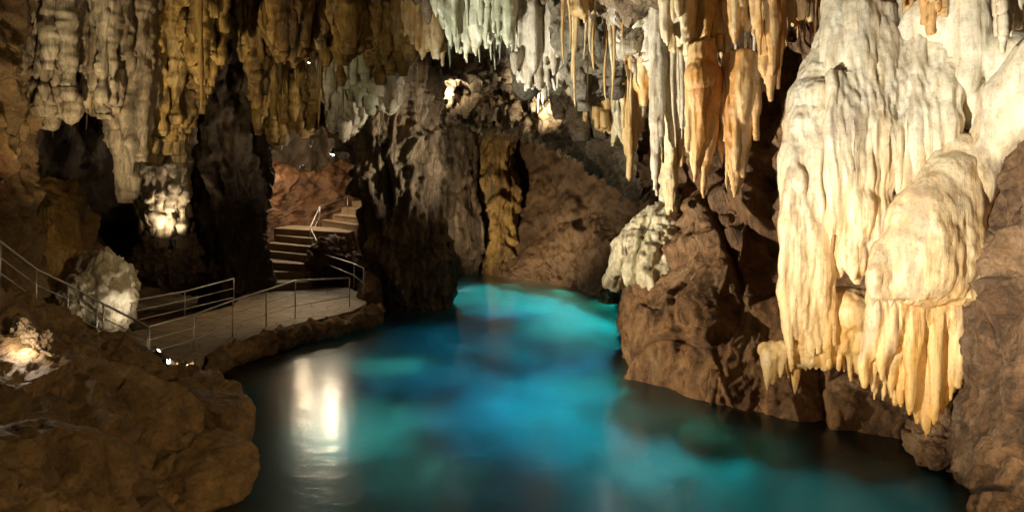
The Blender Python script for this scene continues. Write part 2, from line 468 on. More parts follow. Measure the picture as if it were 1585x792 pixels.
# ------------------------------------------------------------------ lamps
def aim(o, src, dst):
    d = Vector(dst) - Vector(src)
    o.rotation_euler = d.to_track_quat('-Z', 'Y').to_euler()
def light(kind, loc, energy, color, target=None, angle=60, radius=.15, parent=None, blend=1.0):
    d = bpy.data.lights.new('lamp_light', kind); d.energy = energy; d.color = color; d.shadow_soft_size = radius
    if kind == 'SPOT': d.spot_size = math.radians(angle); d.spot_blend = blend
    o = bpy.data.objects.new('lamp_light', d); COL.objects.link(o); o.location = Vector(loc)
    if target is not None: aim(o, loc, target)
    if parent is not None:
        o.parent = parent; o.location = Vector(loc) - Vector(parent['_o'])
    return o
def floodlight(loc, target, label, size=.16, lens='lens', cat='floodlight', name='floodlight', group=None):
    """a show-cave projector: round housing, glass, bracket"""
    loc = np.array(loc, float); t = thing(name, label, cat, loc, group)
    d = np.array(target, float) - loc; d /= np.linalg.norm(d)
    prof = [(-1.5, .35), (-1.3, .55), (-.6, .8), (.55, 1.0), (.6, 1.08), (.72, 1.08), (.72, .94)]
    V, Fc = tube_arrays([loc + d * a * size for a, _ in prof], [r * size for _, r in prof], 16)
    new_obj('housing', V, Fc, M['black'], t)
    V, Fc = tube_arrays([loc + d * a * size for a in (.66, .74)], [.92 * size, .9 * size], 16)
    new_obj('lens', V, Fc, M[lens], t)
    V, Fc = tube_arrays([loc - d * .3 * size, loc - np.array([0, 0, 1.6 * size])], [.2 * size, .2 * size], 8)
    new_obj('bracket', V, Fc, M['black'], t)
    return t


# ================================================================== THE SETTING: water, bed, rock shell
def structure(o): o['kind'] = 'structure'; return o

# pool surface: one sheet, its rim buried in the rock all round
pool = [(-14, 9), (-13, 22), (-12, 33), (-6, 47), (3, 47), (9, 34), (12, 20), (12, 5), (2, 1.5), (-9, 2.5)]
structure(new_obj('water', [(x, y, 0.0) for x, y in pool], [list(range(len(pool)))[::-1]], M['water']))

# pool bed
xs = np.linspace(-15, 14, 90); ys = np.linspace(0, 50, 150)
gx, gy = np.meshgrid(xs, ys)
P = np.stack([gx.ravel(), gy.ravel(), np.zeros(gx.size)], 1)
bz = -3.0 + 1.1 * fbm(P * 0.22 + 4, 4) + 0.15 * ridged(P * 0.6, 3)
bz += 2.2 * np.clip((P[:, 0] - (5.5 - (P[:, 1] - 16) * .10)) / 5, 0, 1) + 1.6 * np.clip((-3.5 - P[:, 0]) / 4, 0, 1) + 1.5 * np.clip((P[:, 1] - 36) / 8, 0, 1)
P[:, 2] = np.minimum(bz, -.5)
structure(new_obj('pool_bed', P, grid_faces(150, 90), M['bed']))

# ceiling sheet: higher over the staircase, lower over the pool
def ss(x, a, b):
    t = np.clip((x - a) / (b - a), 0, 1); return t * t * (3 - 2 * t)
def ceil_z(x, y):
    return 9.8 + 1.7 * ss(-x, -4.0, 1.0) + 1.0 * ss(-x, 5, 9) - 1.4 * ss(y, 25, 34) * ss(x, -7.5, -4) + .6 * ss(-y, -9, 2)
NX, NY = 440, 520
xs = np.linspace(-26, 20, NX); ys = np.linspace(-5, 50, NY)
gx, gy = np.meshgrid(xs, ys)
P = np.stack([gx.ravel(), gy.ravel(), ceil_z(gx.ravel(), gy.ravel())], 1)
f1_, f2_, _, rv_ = worley(P * 1.25 + .12 * np.stack([perlin(P * 3), perlin(P * 3 + 9), 0 * P[:, 0]], 1))
P[:, 2] -= rockd(.42, .42, (1, 1, 1), 12.0, .5, .35, .55, .16)(P) + .9 * np.clip(1 - 1.5 * f1_, 0, 1) ** 1.6 * rv_[:, 1]
fc = grid_faces(NY, NX)[:, ::-1]
structure(new_obj('cave_ceiling', P, fc, M['pitted']))

# back wall over the far end of the pool
rows = [
    [W(560, 40, 41), W(660, 60, 41), W(760, 70, 40), W(900, 80, 36), W(1040, 80, 32), W(1110, 80, 30)],
    [W(560, 130, 45), W(650, 150, 45), W(740, 150, 42.5), W(860, 160, 38.5), W(980, 175, 34), W(1110, 170, 31)],
    [W(570, 200, 47), W(660, 200, 47), W(740, 195, 46), W(830, 205, 42), W(960, 225, 36.5), W(1110, 230, 32)],
    [W(590, 300, 46), W(680, 300, 46), W(760, 300, 44), W(850, 310, 40.5), W(960, 330, 35.5), W(1110, 330, 31)],
    [Wz(600, 45, .9), Wz(690, 45, .9), Wz(755, 41.5, .9), Wz(860, 37.5, .8), Wz(955, 32.2, .7), Wz(1080, 28, .6)],
    [Wz(610, 44.5, -.6), Wz(700, 44.5, -.6), Wz(762, 40, -.6), Wz(860, 36, -.6), Wz(958, 30.6, -.6), Wz(1080, 27, -.6)],
    [Wz(610, 44, -3.6), Wz(700, 43, -3.6), Wz(762, 38.5, -3.6), Wz(850, 35, -3.6), Wz(950, 29.5, -3.6), Wz(1080, 26, -3.6)],
]
structure(loft('cave_wall', rows, .10, M['backbrown'], rockd(.35, .30, (1, 1, .8), 3.0, .3, .40, .36, .07)))

# alcove ledge of pitted rock between ceiling and back wall
rows = [
    [W(655, 150, 38), W(730, 150, 37), W(800, 158, 35), W(870, 160, 33), W(940, 180, 30), W(1000, 200, 28)],
    [W(655, 168, 36), W(730, 166, 35), W(800, 172, 33.5), W(870, 178, 31.5), W(940, 208, 29), W(1000, 240, 27)],
    [W(655, 188, 36.5), W(730, 182, 36), W(800, 190, 34), W(870, 214, 32), W(940, 245, 30), W(1000, 280, 28)],
    [W(660, 205, 40), W(730, 190, 41), W(800, 198, 39), W(870, 220, 36.5), W(940, 262, 33.5), W(1010, 300, 31)],
]
structure(loft('rock_ledge', rows, .07, M['pitted'], rockd(.34, .8, (1, 1, .7), 8.0, .7, .3, 1.1, .20)))

# right-hand wall: from behind the big bulge, along the shore, under the drapery
rows = [
    [Wz(1010, 30, -3.5), Wz(985, 26, -3.5), Wz(950, 21.5, -3.5), Wz(960, 19, -3.5), Wz(1030, 17, -3.5), Wz(1100, 15.4, -3.5), Wz(1185, 14.8, -3.5), Wz(1300, 14.0, -3.5), Wz(1430, 13.5, -3.5), Wz(1600, 12.8, -3.5), Wz(1800, 12, -3.5)],
    [Wz(1010, 31, -.3), Wz(985, 27, -.3), Wz(958, 22, -.3), Wz(966, 19.7, -.3), Wz(1030, 17.7, -.3), Wz(1100, 16.0, -.3), Wz(1185, 15.5, -.3), Wz(1300, 14.6, -.3), Wz(1430, 14.1, -.3), Wz(1600, 13.4, -.3), Wz(1800, 12.5, -.3)],
    [Wz(1020, 31, 1.3), Wz(990, 27, 1.3), Wz(965, 22.5, 1.3), Wz(972, 20.3, 1.3), Wz(1030, 18.5, 1.3), Wz(1105, 17.0, 1.3), Wz(1190, 16.6, 1.3), Wz(1300, 15.7, 1.3), Wz(1430, 15.0, 1.3), Wz(1600, 14.3, 1.3), Wz(1800, 13, 1.3)],
    [Wz(1040, 31, 3.0), Wz(1020, 27, 3.0), Wz(1015, 23.5, 3.0), Wz(1025, 21.2, 3.0), Wz(1060, 19.5, 3.0), Wz(1115, 18.2, 3.0), Wz(1190, 17.6, 3.0), Wz(1290, 16.2, 3.0), Wz(1430, 15.0, 3.0), Wz(1600, 14.3, 3.0), Wz(1800, 13, 3.0)],
    [Wz(1070, 31, 5.0), Wz(1055, 28, 5.0), Wz(1050, 25, 5.0), Wz(1060, 22.8, 5.0), Wz(1090, 21.2, 5.0), Wz(1140, 20.2, 5.0), Wz(1200, 19.2, 5.0), Wz(1280, 17.5, 5.0), Wz(1430, 15.8, 5.0), Wz(1600, 14.6, 5.0), Wz(1800, 13, 5.0)],
    [Wz(1080, 32, 7.5), Wz(1075, 29, 7.5), Wz(1070, 26, 7.5), Wz(1080, 24, 7.5), Wz(1110, 22.2, 7.5), Wz(1150, 21.2, 7.5), Wz(1205, 20.2, 7.5), Wz(1275, 18, 7.5), Wz(1420, 15.8, 7.5), Wz(1600, 14.3, 7.5), Wz(1800, 12.5, 7.5)],
    [Wz(1080, 31, 11), Wz(1075, 28, 11), Wz(1070, 25, 11), Wz(1080, 23, 11), Wz(1110, 21, 11), Wz(1150, 20, 11), Wz(1205, 19, 11), Wz(1275, 17, 11), Wz(1420, 15, 11), Wz(1600, 13.5, 11), Wz(1800, 12, 11)],
]
def bulge_disp(P):
    d = rockd(.22, .42, (1, 1, .75), 21.0, .2, .66, .40, .035)(P)
    xl = np.interp(P[:, 2], [-2, .5, 2.0, 2.9, 3.6, 4.4, 6.5, 9], [6.2, 6.35, 6.9, 6.75, 6.35, 6.7, 7.0, 7.0]) + .18 * perlin(P * 1.5)
    d = d - .75 * np.exp(-((P[:, 0] - xl) / .16) ** 2) * np.clip(.8 + perlin(P * .9), .2, 1.2)
    xl = np.interp(P[:, 2], [-2, 2.2, 3.4, 5, 9], [5.6, 5.55, 5.45, 5.45, 5.2]) + .1 * perlin(P * 2)
    return d - .4 * np.exp(-((P[:, 0] - xl) / .08) ** 2) * ss(P[:, 2], 2.0, 2.8) * (1 - ss(P[:, 2], 4.6, 5.4))
structure(loft('cave_wall', rows, .055, M['brown'], bulge_disp))

# near rock wall at the frame's edge, from the water up
rows = [
    [Wz(1515, 12.4, -3.0), Wz(1500, 11.6, -3.0), Wz(1510, 10.9, -3.0), Wz(1545, 9.8, -3.0), Wz(1640, 8.3, -3.0), Wz(1900, 6, -3.0), Wz(2600, 3, -3)],
    [Wz(1510, 13.2, -.2), Wz(1490, 12.6, -.2), Wz(1503, 11.6, -.2), Wz(1548, 10.3, -.2), Wz(1650, 8.6, -.2), Wz(1900, 6.2, -.2), Wz(2600, 3, -.2)],
    [Wz(1520, 13.2, 1.2), Wz(1500, 12.2, 1.2), Wz(1505, 11.4, 1.2), Wz(1545, 10.4, 1.2), Wz(1650, 8.8, 1.2), Wz(1900, 6.2, 1.2), Wz(2600, 3, 1.2)],
    [Wz(1530, 13, 3.0), Wz(1518, 12.0, 3.0), Wz(1520, 11.2, 3.0), Wz(1560, 10.3, 3.0), Wz(1650, 8.8, 3.0), Wz(1900, 6.2, 3.0), Wz(2600, 3, 3)],
    [Wz(1550, 13, 4.6), Wz(1540, 11.8, 4.6), Wz(1545, 10.8, 4.6), Wz(1580, 10.1, 4.6), Wz(1660, 8.8, 4.6), Wz(1900, 6.2, 4.6), Wz(2600, 3, 4.6)],
    [Wz(1600, 12.5, 5.7), Wz(1595, 11.6, 5.7), Wz(1605, 10.6, 5.7), Wz(1640, 10, 5.7), Wz(1720, 8.8, 5.7), Wz(1950, 6.2, 5.7), Wz(2600, 3, 5.7)],
    [Wz(1720, 13, 7.0), Wz(1725, 12, 7.0), Wz(1735, 11, 7.0), Wz(1760, 10.2, 7.0), Wz(1830, 9, 7.0), Wz(2000, 6.5, 7.0), Wz(2700, 3, 7)],
    [Wz(1760, 14, 11.0), Wz(1770, 13, 11.0), Wz(1780, 12, 11.0), Wz(1800, 11, 11.0), Wz(1860, 9, 11.0), Wz(2050, 7, 11.0), Wz(2700, 3, 11)],
]
structure(loft('cave_wall', rows, .05, M['brown'], rockd(.18, .6, (1, 1, .7), 5.0, .3, .52, .62, .07)))

# far wall in the dark behind the left half
rows = [[np.array([x, y, z]) for x, y in ((-26, 8), (-25, 20), (-23, 30), (-18, 38), (-13, 43), (-8, 46), (-3, 48))] for z in (-1.5, 3, 7, 10, 14)]
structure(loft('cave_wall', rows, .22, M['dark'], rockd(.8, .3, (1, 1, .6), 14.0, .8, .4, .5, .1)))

# wall behind the viewer closes the chamber
rows = [[np.array([x, y, z]) for x, y in ((-26, 9), (-17, -2), (-6, -5), (6, -5), (12, -1), (17, 8))] for z in (-2, 4, 8, 14)]
structure(loft('cave_wall', rows, .4, M['brown'], rockd(.5, .3, (1, 1, 1), 2.0)))

# grotto wall above the staircase: a reddish slope with a crest where the lamps hide
rows = [
    [Wz(300, 34, -.5), Wz(345, 33.8, -.5), Wz(392, 33, -.5), Wz(470, 36, -.5), Wz(560, 38, -.5), Wz(640, 39, -.5)],
    [W(300, 400, 34), W(345, 400, 33.9), W(388, 400, 34.5), W(430, 362, 38.5), W(560, 350, 42), W(640, 340, 42)],
    [W(300, 330, 35), W(345, 330, 35), W(390, 330, 37), W(440, 325, 40), W(560, 300, 43), W(640, 300, 43)],
    [W(300, 262, 37), W(350, 262, 37), W(400, 268, 39), W(470, 276, 41.5), W(550, 262, 44), W(640, 260, 44)],
    [W(300, 252, 42), W(350, 250, 42), W(400, 254, 44), W(470, 268, 45), W(550, 250, 46), W(640, 250, 46)],
]
structure(loft('grotto_wall', rows, .11, M['red'], rockd(.38, .55, (1, 1, .8), 6.0, .7, .3, .7, .08)))

# mound in front on the left, falling to the water
rows = [
    [W(-420, 425, 14.0), W(-150, 432, 14.2), W(0, 446, 14.2), W(70, 470, 14.8), W(130, 505, 15.4), W(200, 538, 16.0), W(262, 562, 16.6), W(318, 592, 16.6), Wz(330, 16.8, -1.2)],
    [W(-420, 440, 12.6), W(-150, 455, 12.8), W(0, 468, 13.2), W(72, 492, 13.8), W(130, 530, 14.4), W(205, 566, 15.0), W(275, 600, 15.4), W(340, 640, 15.0), Wz(352, 15.2, -1.2)],
    [W(-420, 520, 10.4), W(-150, 520, 10.8), W(0, 500, 11.6), W(75, 530, 12.2), W(135, 565, 12.6), W(205, 610, 13.0), W(275, 650, 13.4), W(345, 690, 13.3), Wz(365, 13.4, -1.2)],
    [W(-420, 640, 8.6), W(-150, 640, 8.9), W(0, 610, 9.6), W(70, 640, 10.0), W(130, 660, 10.6), W(205, 700, 11.2), W(275, 725, 11.6), W(340, 765, 11.4), Wz(368, 11.5, -1.2)],
    [W(-420, 760, 7.4), W(-150, 740, 7.6), W(0, 700, 8.2), W(70, 740, 8.4), W(130, 770, 8.6), W(200, 800, 9.2), W(270, 830, 9.6), W(330, 860, 9.4), Wz(365, 9.6, -1.2)],
    [W(-420, 1000, 5.4), W(-150, 960, 5.6), W(0, 940, 6.0), W(70, 960, 6.2), W(130, 960, 6.6), W(200, 960, 7.2), W(270, 980, 7.6), W(330, 1000, 7.6), Wz(360, 8.0, -1.2)],
    [W(-420, 1500, 3), W(-150, 1500, 3), W(0, 1500, 3.2), W(100, 1500, 3.4), W(150, 1500, 3.8), W(200, 1500, 4), W(250, 1500, 4.2), W(300, 1500, 4.5), Wz(340, 5, -1.2)],
]
structure(loft('rock_mound', rows, .055, M['mud'], rockd(.16, .6, (1, 1, 1), 9.0, .4, .36, .7, .07), flip_to=(-4, 8, 12)))

# dark ground behind the walkway and under the left hall
rows = [[np.array([x, y, z]) for x, z in ((-26, 1.2), (-18, .3), (-13, -.1), (-10, -.2), (-6.5, -.35))] for y in (8, 16, 22, 28, 34, 42)]
structure(loft('cave_floor', rows, .2, M['mud'], rockd(.22, .5, (1, 1, 1), 11, .5, .1), flip_to=(-12, 20, 20)))

# ================================================================== WALKWAY, STAIRS, RAILINGS
DZ = 0.6
def deckpt(px, py, dz=0.0): return Wg(px, py, DZ + dz)
edge = [(566, 470), (545, 481), (500, 492), (457, 501), (412, 513), (360, 530), (320, 549), (285, 568), (235, 596), (165, 590), (120, 548), (200, 513), (285, 491), (358, 473), (383, 452), (388, 437), (480, 436), (540, 446), (566, 456)]
top = np.array([deckpt(*e) for e in edge])
# refine the outline and roughen it a little
ring = []
for i in range(len(top)):
    a, b = top[i], top[(i + 1) % len(top)]
    n = max(1, int(np.linalg.norm(b - a) / .3))
    for k in range(n): ring.append(a + (b - a) * k / n)
ring = np.array(ring)
ring[:, :2] += .05 * np.stack([perlin(ring * 1.7), perlin(ring * 1.7 + 9)], 1)
n = len(ring)
Vd = np.concatenate([ring + (0, 0, 0), ring + (0, 0, -.03), ring + (0, 0, -.42), ring * (1, 1, 0) + (0, 0, -.6)])
cen = ring.mean(0); Vd[n:2 * n, :2] += (ring[:, :2] - cen[:2]) * .004
Vd[2 * n:, :2] -= (np.concatenate([ring, ring])[:, :2] - cen[:2]) * .012
Vd[n:3 * n, 2] += .05 * perlin(Vd[n:3 * n] * 2.3)
fd = [list(range(n))]
for k in range(3):
    for i in range(n): fd.append([k * n + i, k * n + (i + 1) % n, (k + 1) * n + (i + 1) % n, (k + 1) * n + i])
bmd = bmesh.new(); vv = [bmd.verts.new(v) for v in Vd]
for f in fd: bmd.faces.new([vv[i] for i in f])
bmesh.ops.recalc_face_normals(bmd, faces=bmd.faces)
med = bpy.data.meshes.new('walkway'); bmd.to_mesh(med); bmd.free()
med.materials.append(M['deck']); med.materials.append(M['concrete'])
for p in med.polygons: p.material_index = 0 if p.normal.z > .9 and p.center.z > .55 else 1
wk = bpy.data.objects.new('walkway', med); COL.objects.link(wk); structure(wk)

# rough rock shelf that carries the walkway's rim above the water
edgeS = [(590, 474), (560, 484), (512, 496), (457, 506), (412, 519), (360, 537), (320, 556)]
rows = []
for dz, din in ((-.02, .35), (-.12, .03), (-.45, -.02), (-.9, .5), (-2.6, .2)):
    rows.append([Wg(px, py, DZ) * (1, 1, 0) + np.array([-.45 * din, .9 * din, DZ + dz]) for px, py in edgeS])
structure(loft('rock_shelf', rows, .07, M['mud'], rockd(.14, 1.1, (1, 1, 1), 4.0, .7, .12, 1.3, .04)))

# staircase
nos = [((403, 438), (476, 436)), ((393, 421), (480, 420)), ((391, 404), (472, 409)), ((396, 387), (480, 395)), ((414, 376), (480, 382)), ((426, 364), (482, 369)), ((424, 353), (538, 360)),
       ((498, 340), (552, 348)), ((515, 332), (560, 336)), ((528, 321), (562, 324)), ((541, 311), (564, 312)), ((548, 302), (568, 303))]
stair = thing('staircase', 'stone staircase winding up from the walkway into the reddish grotto', 'staircase', Wg(435, 438, DZ))
pts = []
zprev = DZ; yprev = 0
for i, (a, b) in enumerate(nos):
    z = DZ + .31 * (i + 1)
    pa, pb = Wg(a[0], a[1], z), Wg(b[0], b[1], z)
    pts.append((pa, pb, z))
for i, (pa, pb, z) in enumerate(pts):
    if i + 1 < len(pts): qa, qb = pts[i + 1][0], pts[i + 1][1]
    else: qa, qb = pa + (.4, 1.2, 0), pb + (.4, 1.2, 0)
    back = max((qa - pa)[1], .3) + .5
    ex = np.array([0, back, 0])
    if i == 6: qa2 = pa + ex
    lo = DZ - .3 if i < 7 else 1.8
    V = []
    for dz, fw in ((0, 0), (-.05, -.02), (-.055, .03), (-(z - lo), .03)):
        f = np.array([0, fw, 0])
        V += [pa + f + (0, 0, dz), pb + f + (0, 0, dz), pb + ex + (0, 0, dz), pa + ex + (0, 0, dz)]
    Fc = [[0, 1, 2, 3]] + [[k * 4 + j, (k + 1) * 4 + j, (k + 1) * 4 + (j + 1) % 4, k * 4 + (j + 1) % 4] for k in range(3) for j in range(4)] + [[15, 14, 13, 12]]
    new_obj('step', V, Fc, M['step'], stair, smooth=False)

# railings
def rail_tube(name, pts, r, parent):
    P = np.array(pts); n = len(P)
    if n == 2: Q = P
    else: Q = np.concatenate([[P[0]]] + [[P[i] * .985 + P[i - 1] * .015, P[i], P[i] * .985 + P[i + 1] * .015] for i in range(1, n - 1)] + [[P[-1]]])
    V, Fc = tube_arrays(Q, [r] * len(Q), 8)
    return new_obj(name, V, Fc, M['steel'], parent)
def railing(label, base, tops, posts=None, mids=(.66, .34), r=.026):
    """base / tops: matching lists of points at the foot and the handrail"""
    t = thing('railing', label, 'railing', base[0])
    rail_tube('handrail', tops, r, t)
    for m in mids:
        rail_tube('mid_rail', [b * (1 - m) + c * m for b, c in zip(base, tops)], r * .55, t)
    for i in (posts if posts is not None else range(len(base))):
        rail_tube('post', [base[i] - (0, 0, .05), tops[i]], r * .8, t)
    return t
def up(px, py0, py1, dz=0.0):
    b = deckpt(px, py0, dz); return b, b + np.array([0, 0, (py0 - py1) / F * b[1]])
# pool-side railing along the front of the walkway
fr = [up(541, 474, 430), up(457, 492, 434), up(412, 505, 449), up(360, 521, 465), up(300, 545, 487), up(231, 566, 505)]
railing('long steel railing along the pool side of the walkway', [a for a, b in fr], [b for a, b in fr])
# hall-side railing at the back of the walkway
br = [up(362, 475, 431), up(286, 492, 451), up(202, 514, 466), up(150, 530, 481)]
railing('steel railing at the back of the walkway before the black hollow', [a for a, b in br], [b for a, b in br])
# railing that climbs beside the mound, from the walkway's corner
c0 = up(229, 566, 505)
lt = [c0[1], W(160, 470, 16.2), W(105, 440, 15.5), W(56, 417, 14.9), W(0, 374, 14.2), W(-80, 330, 13.4), W(-190, 268, 12.5), W(-320, 205, 11.6)]
lb = [c0[0] + (-.03, 0, 0)] + [p - (0, 0, .92) for p in lt[1:]]
railing('steel railing climbing past the pale boulder over the muddy mound', lb, lt)
# stair railing
st_top = [W(563, 415, 27.6), W(548, 408, 28.6), W(500, 393, 31.5), W(480, 352, 34.3), W(495, 320, 36.4), W(538, 304, 38.6)]
st_base = [p - (0, 0, h) for p, h in zip(st_top, (1.15, .9, .75, .95, .95, .95))]
railing('bent steel handrail following the staircase up its pool side', st_base, st_top, mids=(.5,))

# ================================================================== ROCK MASSES THAT STAND FREE
def rings(name, spec, res, mat, disp, nseg=12):
    """closed mass from rings: (px centre, py, Y centre, half width px, half depth m)"""
    rows = []
    for px, py, Y, hw, hd in spec:
        c = W(px, py, Y); hx = hw / F * Y
        rows.append([c + np.array([hx * math.cos(t), -hd * math.sin(t), 0]) for t in np.linspace(0, 2 * np.pi, nseg, endpoint=False)])
    base = rows[-1]; o = np.mean(base, axis=0)
    return loft(name, rows, res, mat, disp, wrap=True, close=True, origin=o)

def pillar_disp(P):
    a = rockd(.30, .7, (1, 1, .34), 30, .9, .30, .9, .12)(P)
    return a + .20 * (ridged(P * 2.4 * np.array([1, 1, .16]) + 4, 5) - .5)
o = rings('rock_pillar', [(560, -60, 31, 110, 3.6), (568, 60, 31, 100, 3.3), (574, 120, 31, 90, 3.0), (584, 165, 31, 78, 2.6), (604, 225, 30.5, 57, 2.0), (620, 300, 30.3, 48, 1.6), (634, 370, 30.2, 46, 1.5), (644, 430, 30, 47, 1.5), (642, 478, 30, 46, 1.5), (640, 560, 30, 50, 1.6)], .075, M['pillar'], pillar_disp)
tag(o, 'great streaked rock pillar flaring upward between the staircase and the pool', 'rock pillar')
o = rings('rock_pillar', [(700, 150, 40, 34, 1.6), (696, 220, 40, 30, 1.4), (700, 300, 40, 26, 1.2), (706, 360, 40, 25, 1.2), (708, 420, 41, 24, 1.2), (708, 470, 41, 24, 1.2)], .09, M['pillar'], pillar_disp)
tag(o, 'slim ochre and green rock pillar at the far end of the pool', 'rock pillar')
o = rings('rock_pillar', [(768, 180, 42, 30, 1.2), (770, 250, 42, 20, .9), (774, 330, 41.5, 15, .8), (772, 385, 41, 12, .6), (770, 430, 41, 20, .8)], .09, M['ochre'], pillar_disp)
tag(o, 'thin ochre rock rib on the far brown wall above the pool', 'rock pillar')
o = rings('rock_pillar', [(-10, -80, 19, 50, 1.4), (-8, 60, 19, 24, 1.0), (-4, 180, 19, 15, .8), (-4, 280, 19, 14, .7), (0, 360, 19, 15, .8), (6, 470, 19, 22, 1.1)], .07, M['mud'], pillar_disp)
tag(o, 'brown rock pillar with a tiny orange lamp at the frame edge', 'rock pillar')
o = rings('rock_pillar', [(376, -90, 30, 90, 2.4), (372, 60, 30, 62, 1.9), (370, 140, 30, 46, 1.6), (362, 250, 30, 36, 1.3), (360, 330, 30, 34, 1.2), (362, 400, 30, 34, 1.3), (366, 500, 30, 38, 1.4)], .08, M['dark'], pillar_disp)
tag(o, 'dark mossy rock pillar beside the foot of the staircase', 'rock pillar')
o = rings('rock_pillar', [(92, 292, 23, 5, .15), (94, 300, 23, 13, .45), (96, 322, 23, 18, .6), (96, 360, 23, 26, .9), (98, 410, 23, 30, 1.0), (100, 560, 23, 36, 1.1)], .07, M['ochre'], pillar_disp)
tag(o, 'ochre dripstone column rising behind the pale boulder', 'rock pillar')

def rock(name, label, cat, c, size, mat, seed, planes=11, amp=.05, res=3, sharp=14, rotz=0.0):
    r = np.random.RandomState(seed)
    bm = bmesh.new(); bmesh.ops.create_icosphere(bm, subdivisions=res + 2, radius=1)
    V = np.array([v.co[:] for v in bm.verts]); Fc = [[v.index for v in f.verts] for f in bm.faces]; bm.free()
    pn = r.normal(size=(planes, 3)); pn /= np.linalg.norm(pn, axis=1)[:, None]; ph = r.uniform(.72, 1.0, planes)
    k = np.maximum(V @ pn.T, 1e-3) / ph
    sharp = sharp * 2.2
    R = ((k ** sharp).sum(1) + (1 / 1.25) ** sharp) ** (-1 / sharp)
    V = V * R[:, None] * np.array(size)
    c_, s_ = math.cos(rotz), math.sin(rotz)
    V = V @ np.array([[c_, s_, 0], [-s_, c_, 0], [0, 0, 1]])
    c = np.array(c, float); V = V + c
    d = V - c; d /= np.linalg.norm(d, axis=1)[:, None]
    f = .9 / np.mean(size); V = V + d * (amp * (fbm(V * 1.4 * f + seed, 6) + .6 * ridged(V * 2.3 * f + seed, 5) + 1.3 * facets(V * 2.0 * f + seed)))[:, None]
    o = new_obj(name, V, Fc, mat, origin=c - np.array([0, 0, size[2] * .8]))
    return tag(o, label, cat)

rock('boulder', 'slabby brown boulder leaning on the waterline under the walkway', 'boulder', W(318, 640, 13.9), (.66, 1.1, .78), M['mud'], 5, 9, .07, 4, 16, .5)
rock('boulder', 'broad flat boulder at the water edge below the slabby one', 'boulder', W(285, 735, 11.8), (1.0, 1.0, .60), M['mud'], 8, 10, .08, 4, 14, .2)
rock('boulder', 'cracked brown boulder filling the middle of the muddy mound', 'boulder', W(195, 650, 12.2), (.95, .9, .72), M['mud'], 12, 10, .08, 4, 14, -.2)
rock('boulder', 'dark boulder heaped at the bottom corner of the mound', 'boulder', W(60, 745, 8.9), (.85, .9, .55), M['mud'], 17, 10, .08, 4, 14, .4)
rock('boulder', 'dark hollowed boulder under the white spot lamp', 'boulder', W(190, 570, 14.4), (.62, .6, .45), M['mud'], 23, 9, .08, 4, 12, 0)
rock('boulder', 'pale lit boulder standing behind the climbing railing', 'boulder', W(150, 452, 20.5), (.88, .8, .98), M['pale'], 31, 12, .16, 4, 9, 0)
rock('boulder', 'low boulder rising from the pool at the pillar foot', 'boulder', W(686, 440, 33.2), (.48, .6, .9), M['pillar'], 37, 9, .1, 3, 10, 0)
rock('boulder', 'rounded boulder wedged between staircase and stair handrail', 'boulder', W(520, 415, 32.3), (1.0, 1.0, 1.15), M['red'], 41, 10, .15, 4, 9, 0)
rock('boulder', 'wet rock block at the end of the walkway', 'boulder', W(570, 462, 27.9), (.42, .55, .75), M['mud'], 43, 8, .06, 3, 14, 0)
rock('boulder', 'craggy outcrop carrying the lamp on the dark hall wall', 'boulder', W(255, 400, 27.3), (1.1, .9, .9), M['dark'], 47, 11, .2, 4, 9, 0)
rock('boulder', 'dark outcrop under the black hollow beside the staircase', 'boulder', W(320, 420, 29), (1.2, .9, .9), M['dark'], 53, 11, .2, 4, 9, 0)
rock('boulder', 'brown ledge block at the waterline under the white flowstone', 'boulder', W(1452, 690, 12.6), (.45, .5, .30), M['brown'], 59, 9, .08, 4, 12, 0)
rock('boulder', 'small brown block where the pale apron meets the pool', 'boulder', W(948, 452, 30.6), (.55, .6, .5), M['brown'], 61, 9, .08, 4, 12, 0)

# bright chips of rock round the hidden lamp on the mound
for k, (px, py, s) in enumerate([(44, 512, .17), (58, 540, .15), (24, 545, .15), (38, 560, .14), (68, 528, .10), (50, 528, .15), (30, 528, .12), (14, 562, .12), (62, 556, .11), (36, 538, .14)]):
    o = rock('rock_chip', 'jagged white rock chip lit by the lamp hidden on the mound', 'rock chip', W(px, py, 11.15 + .1 * math.sin(k * 2)), (s * .6, s * .6, s * 1.15), M['pitted'], 70 + k, 6, .055, 3, 30, k * .8)
    o['group'] = 'white rock chips on the mound'
    o.rotation_euler = (rnd.uniform(-.5, .5), rnd.uniform(-.9, .9), 0)

# ================================================================== WHITE FLOWSTONE DRAPERY
fl = thing('flowstone_drapery', 'huge white flowstone drapery turning amber at its fringed foot', 'flowstone', W(1370, 560, 13))
m = Mass()
m.stroke([(1318, 20, 13.6, 30), (1285, 90, 13.3, 32), (1256, 150, 13.0, 30), (1238, 230, 12.7, 26), (1230, 330, 12.5, 25), (1232, 430, 12.4, 22), (1240, 505, 12.4, 17), (1252, 560, 12.4, 6)])
m.stroke([(1330, 60, 13.1, 34), (1290, 150, 12.8, 34), (1268, 240, 12.5, 30), (1264, 330, 12.4, 25), (1266, 430, 12.35, 24), (1272, 500, 12.35, 16), (1278, 572, 12.4, 6)])
m.lump(1247, 195, 12.7, 24, 34).lump(1232, 285, 12.4, 20, 30)
m.lump(1268, 150, 12.7, 26, 28)
for i in range(9):
    x = 1214 + i * 8.5
    m.stroke([(x + 22, 230, 12.45, 7), (x + 4, 330, 12.25, 8), (x, 430, 12.2, 7), (x + 6, 500, 12.22, 5), (x + 10, 548 + rnd.uniform(-30, 22), 12.25, 1.4)])
m.build('drapery_curtain', M['white'], .028, flutes(.042, 4.2, .09, .020, 11, 1.0), 2, fl)
m = Mass()
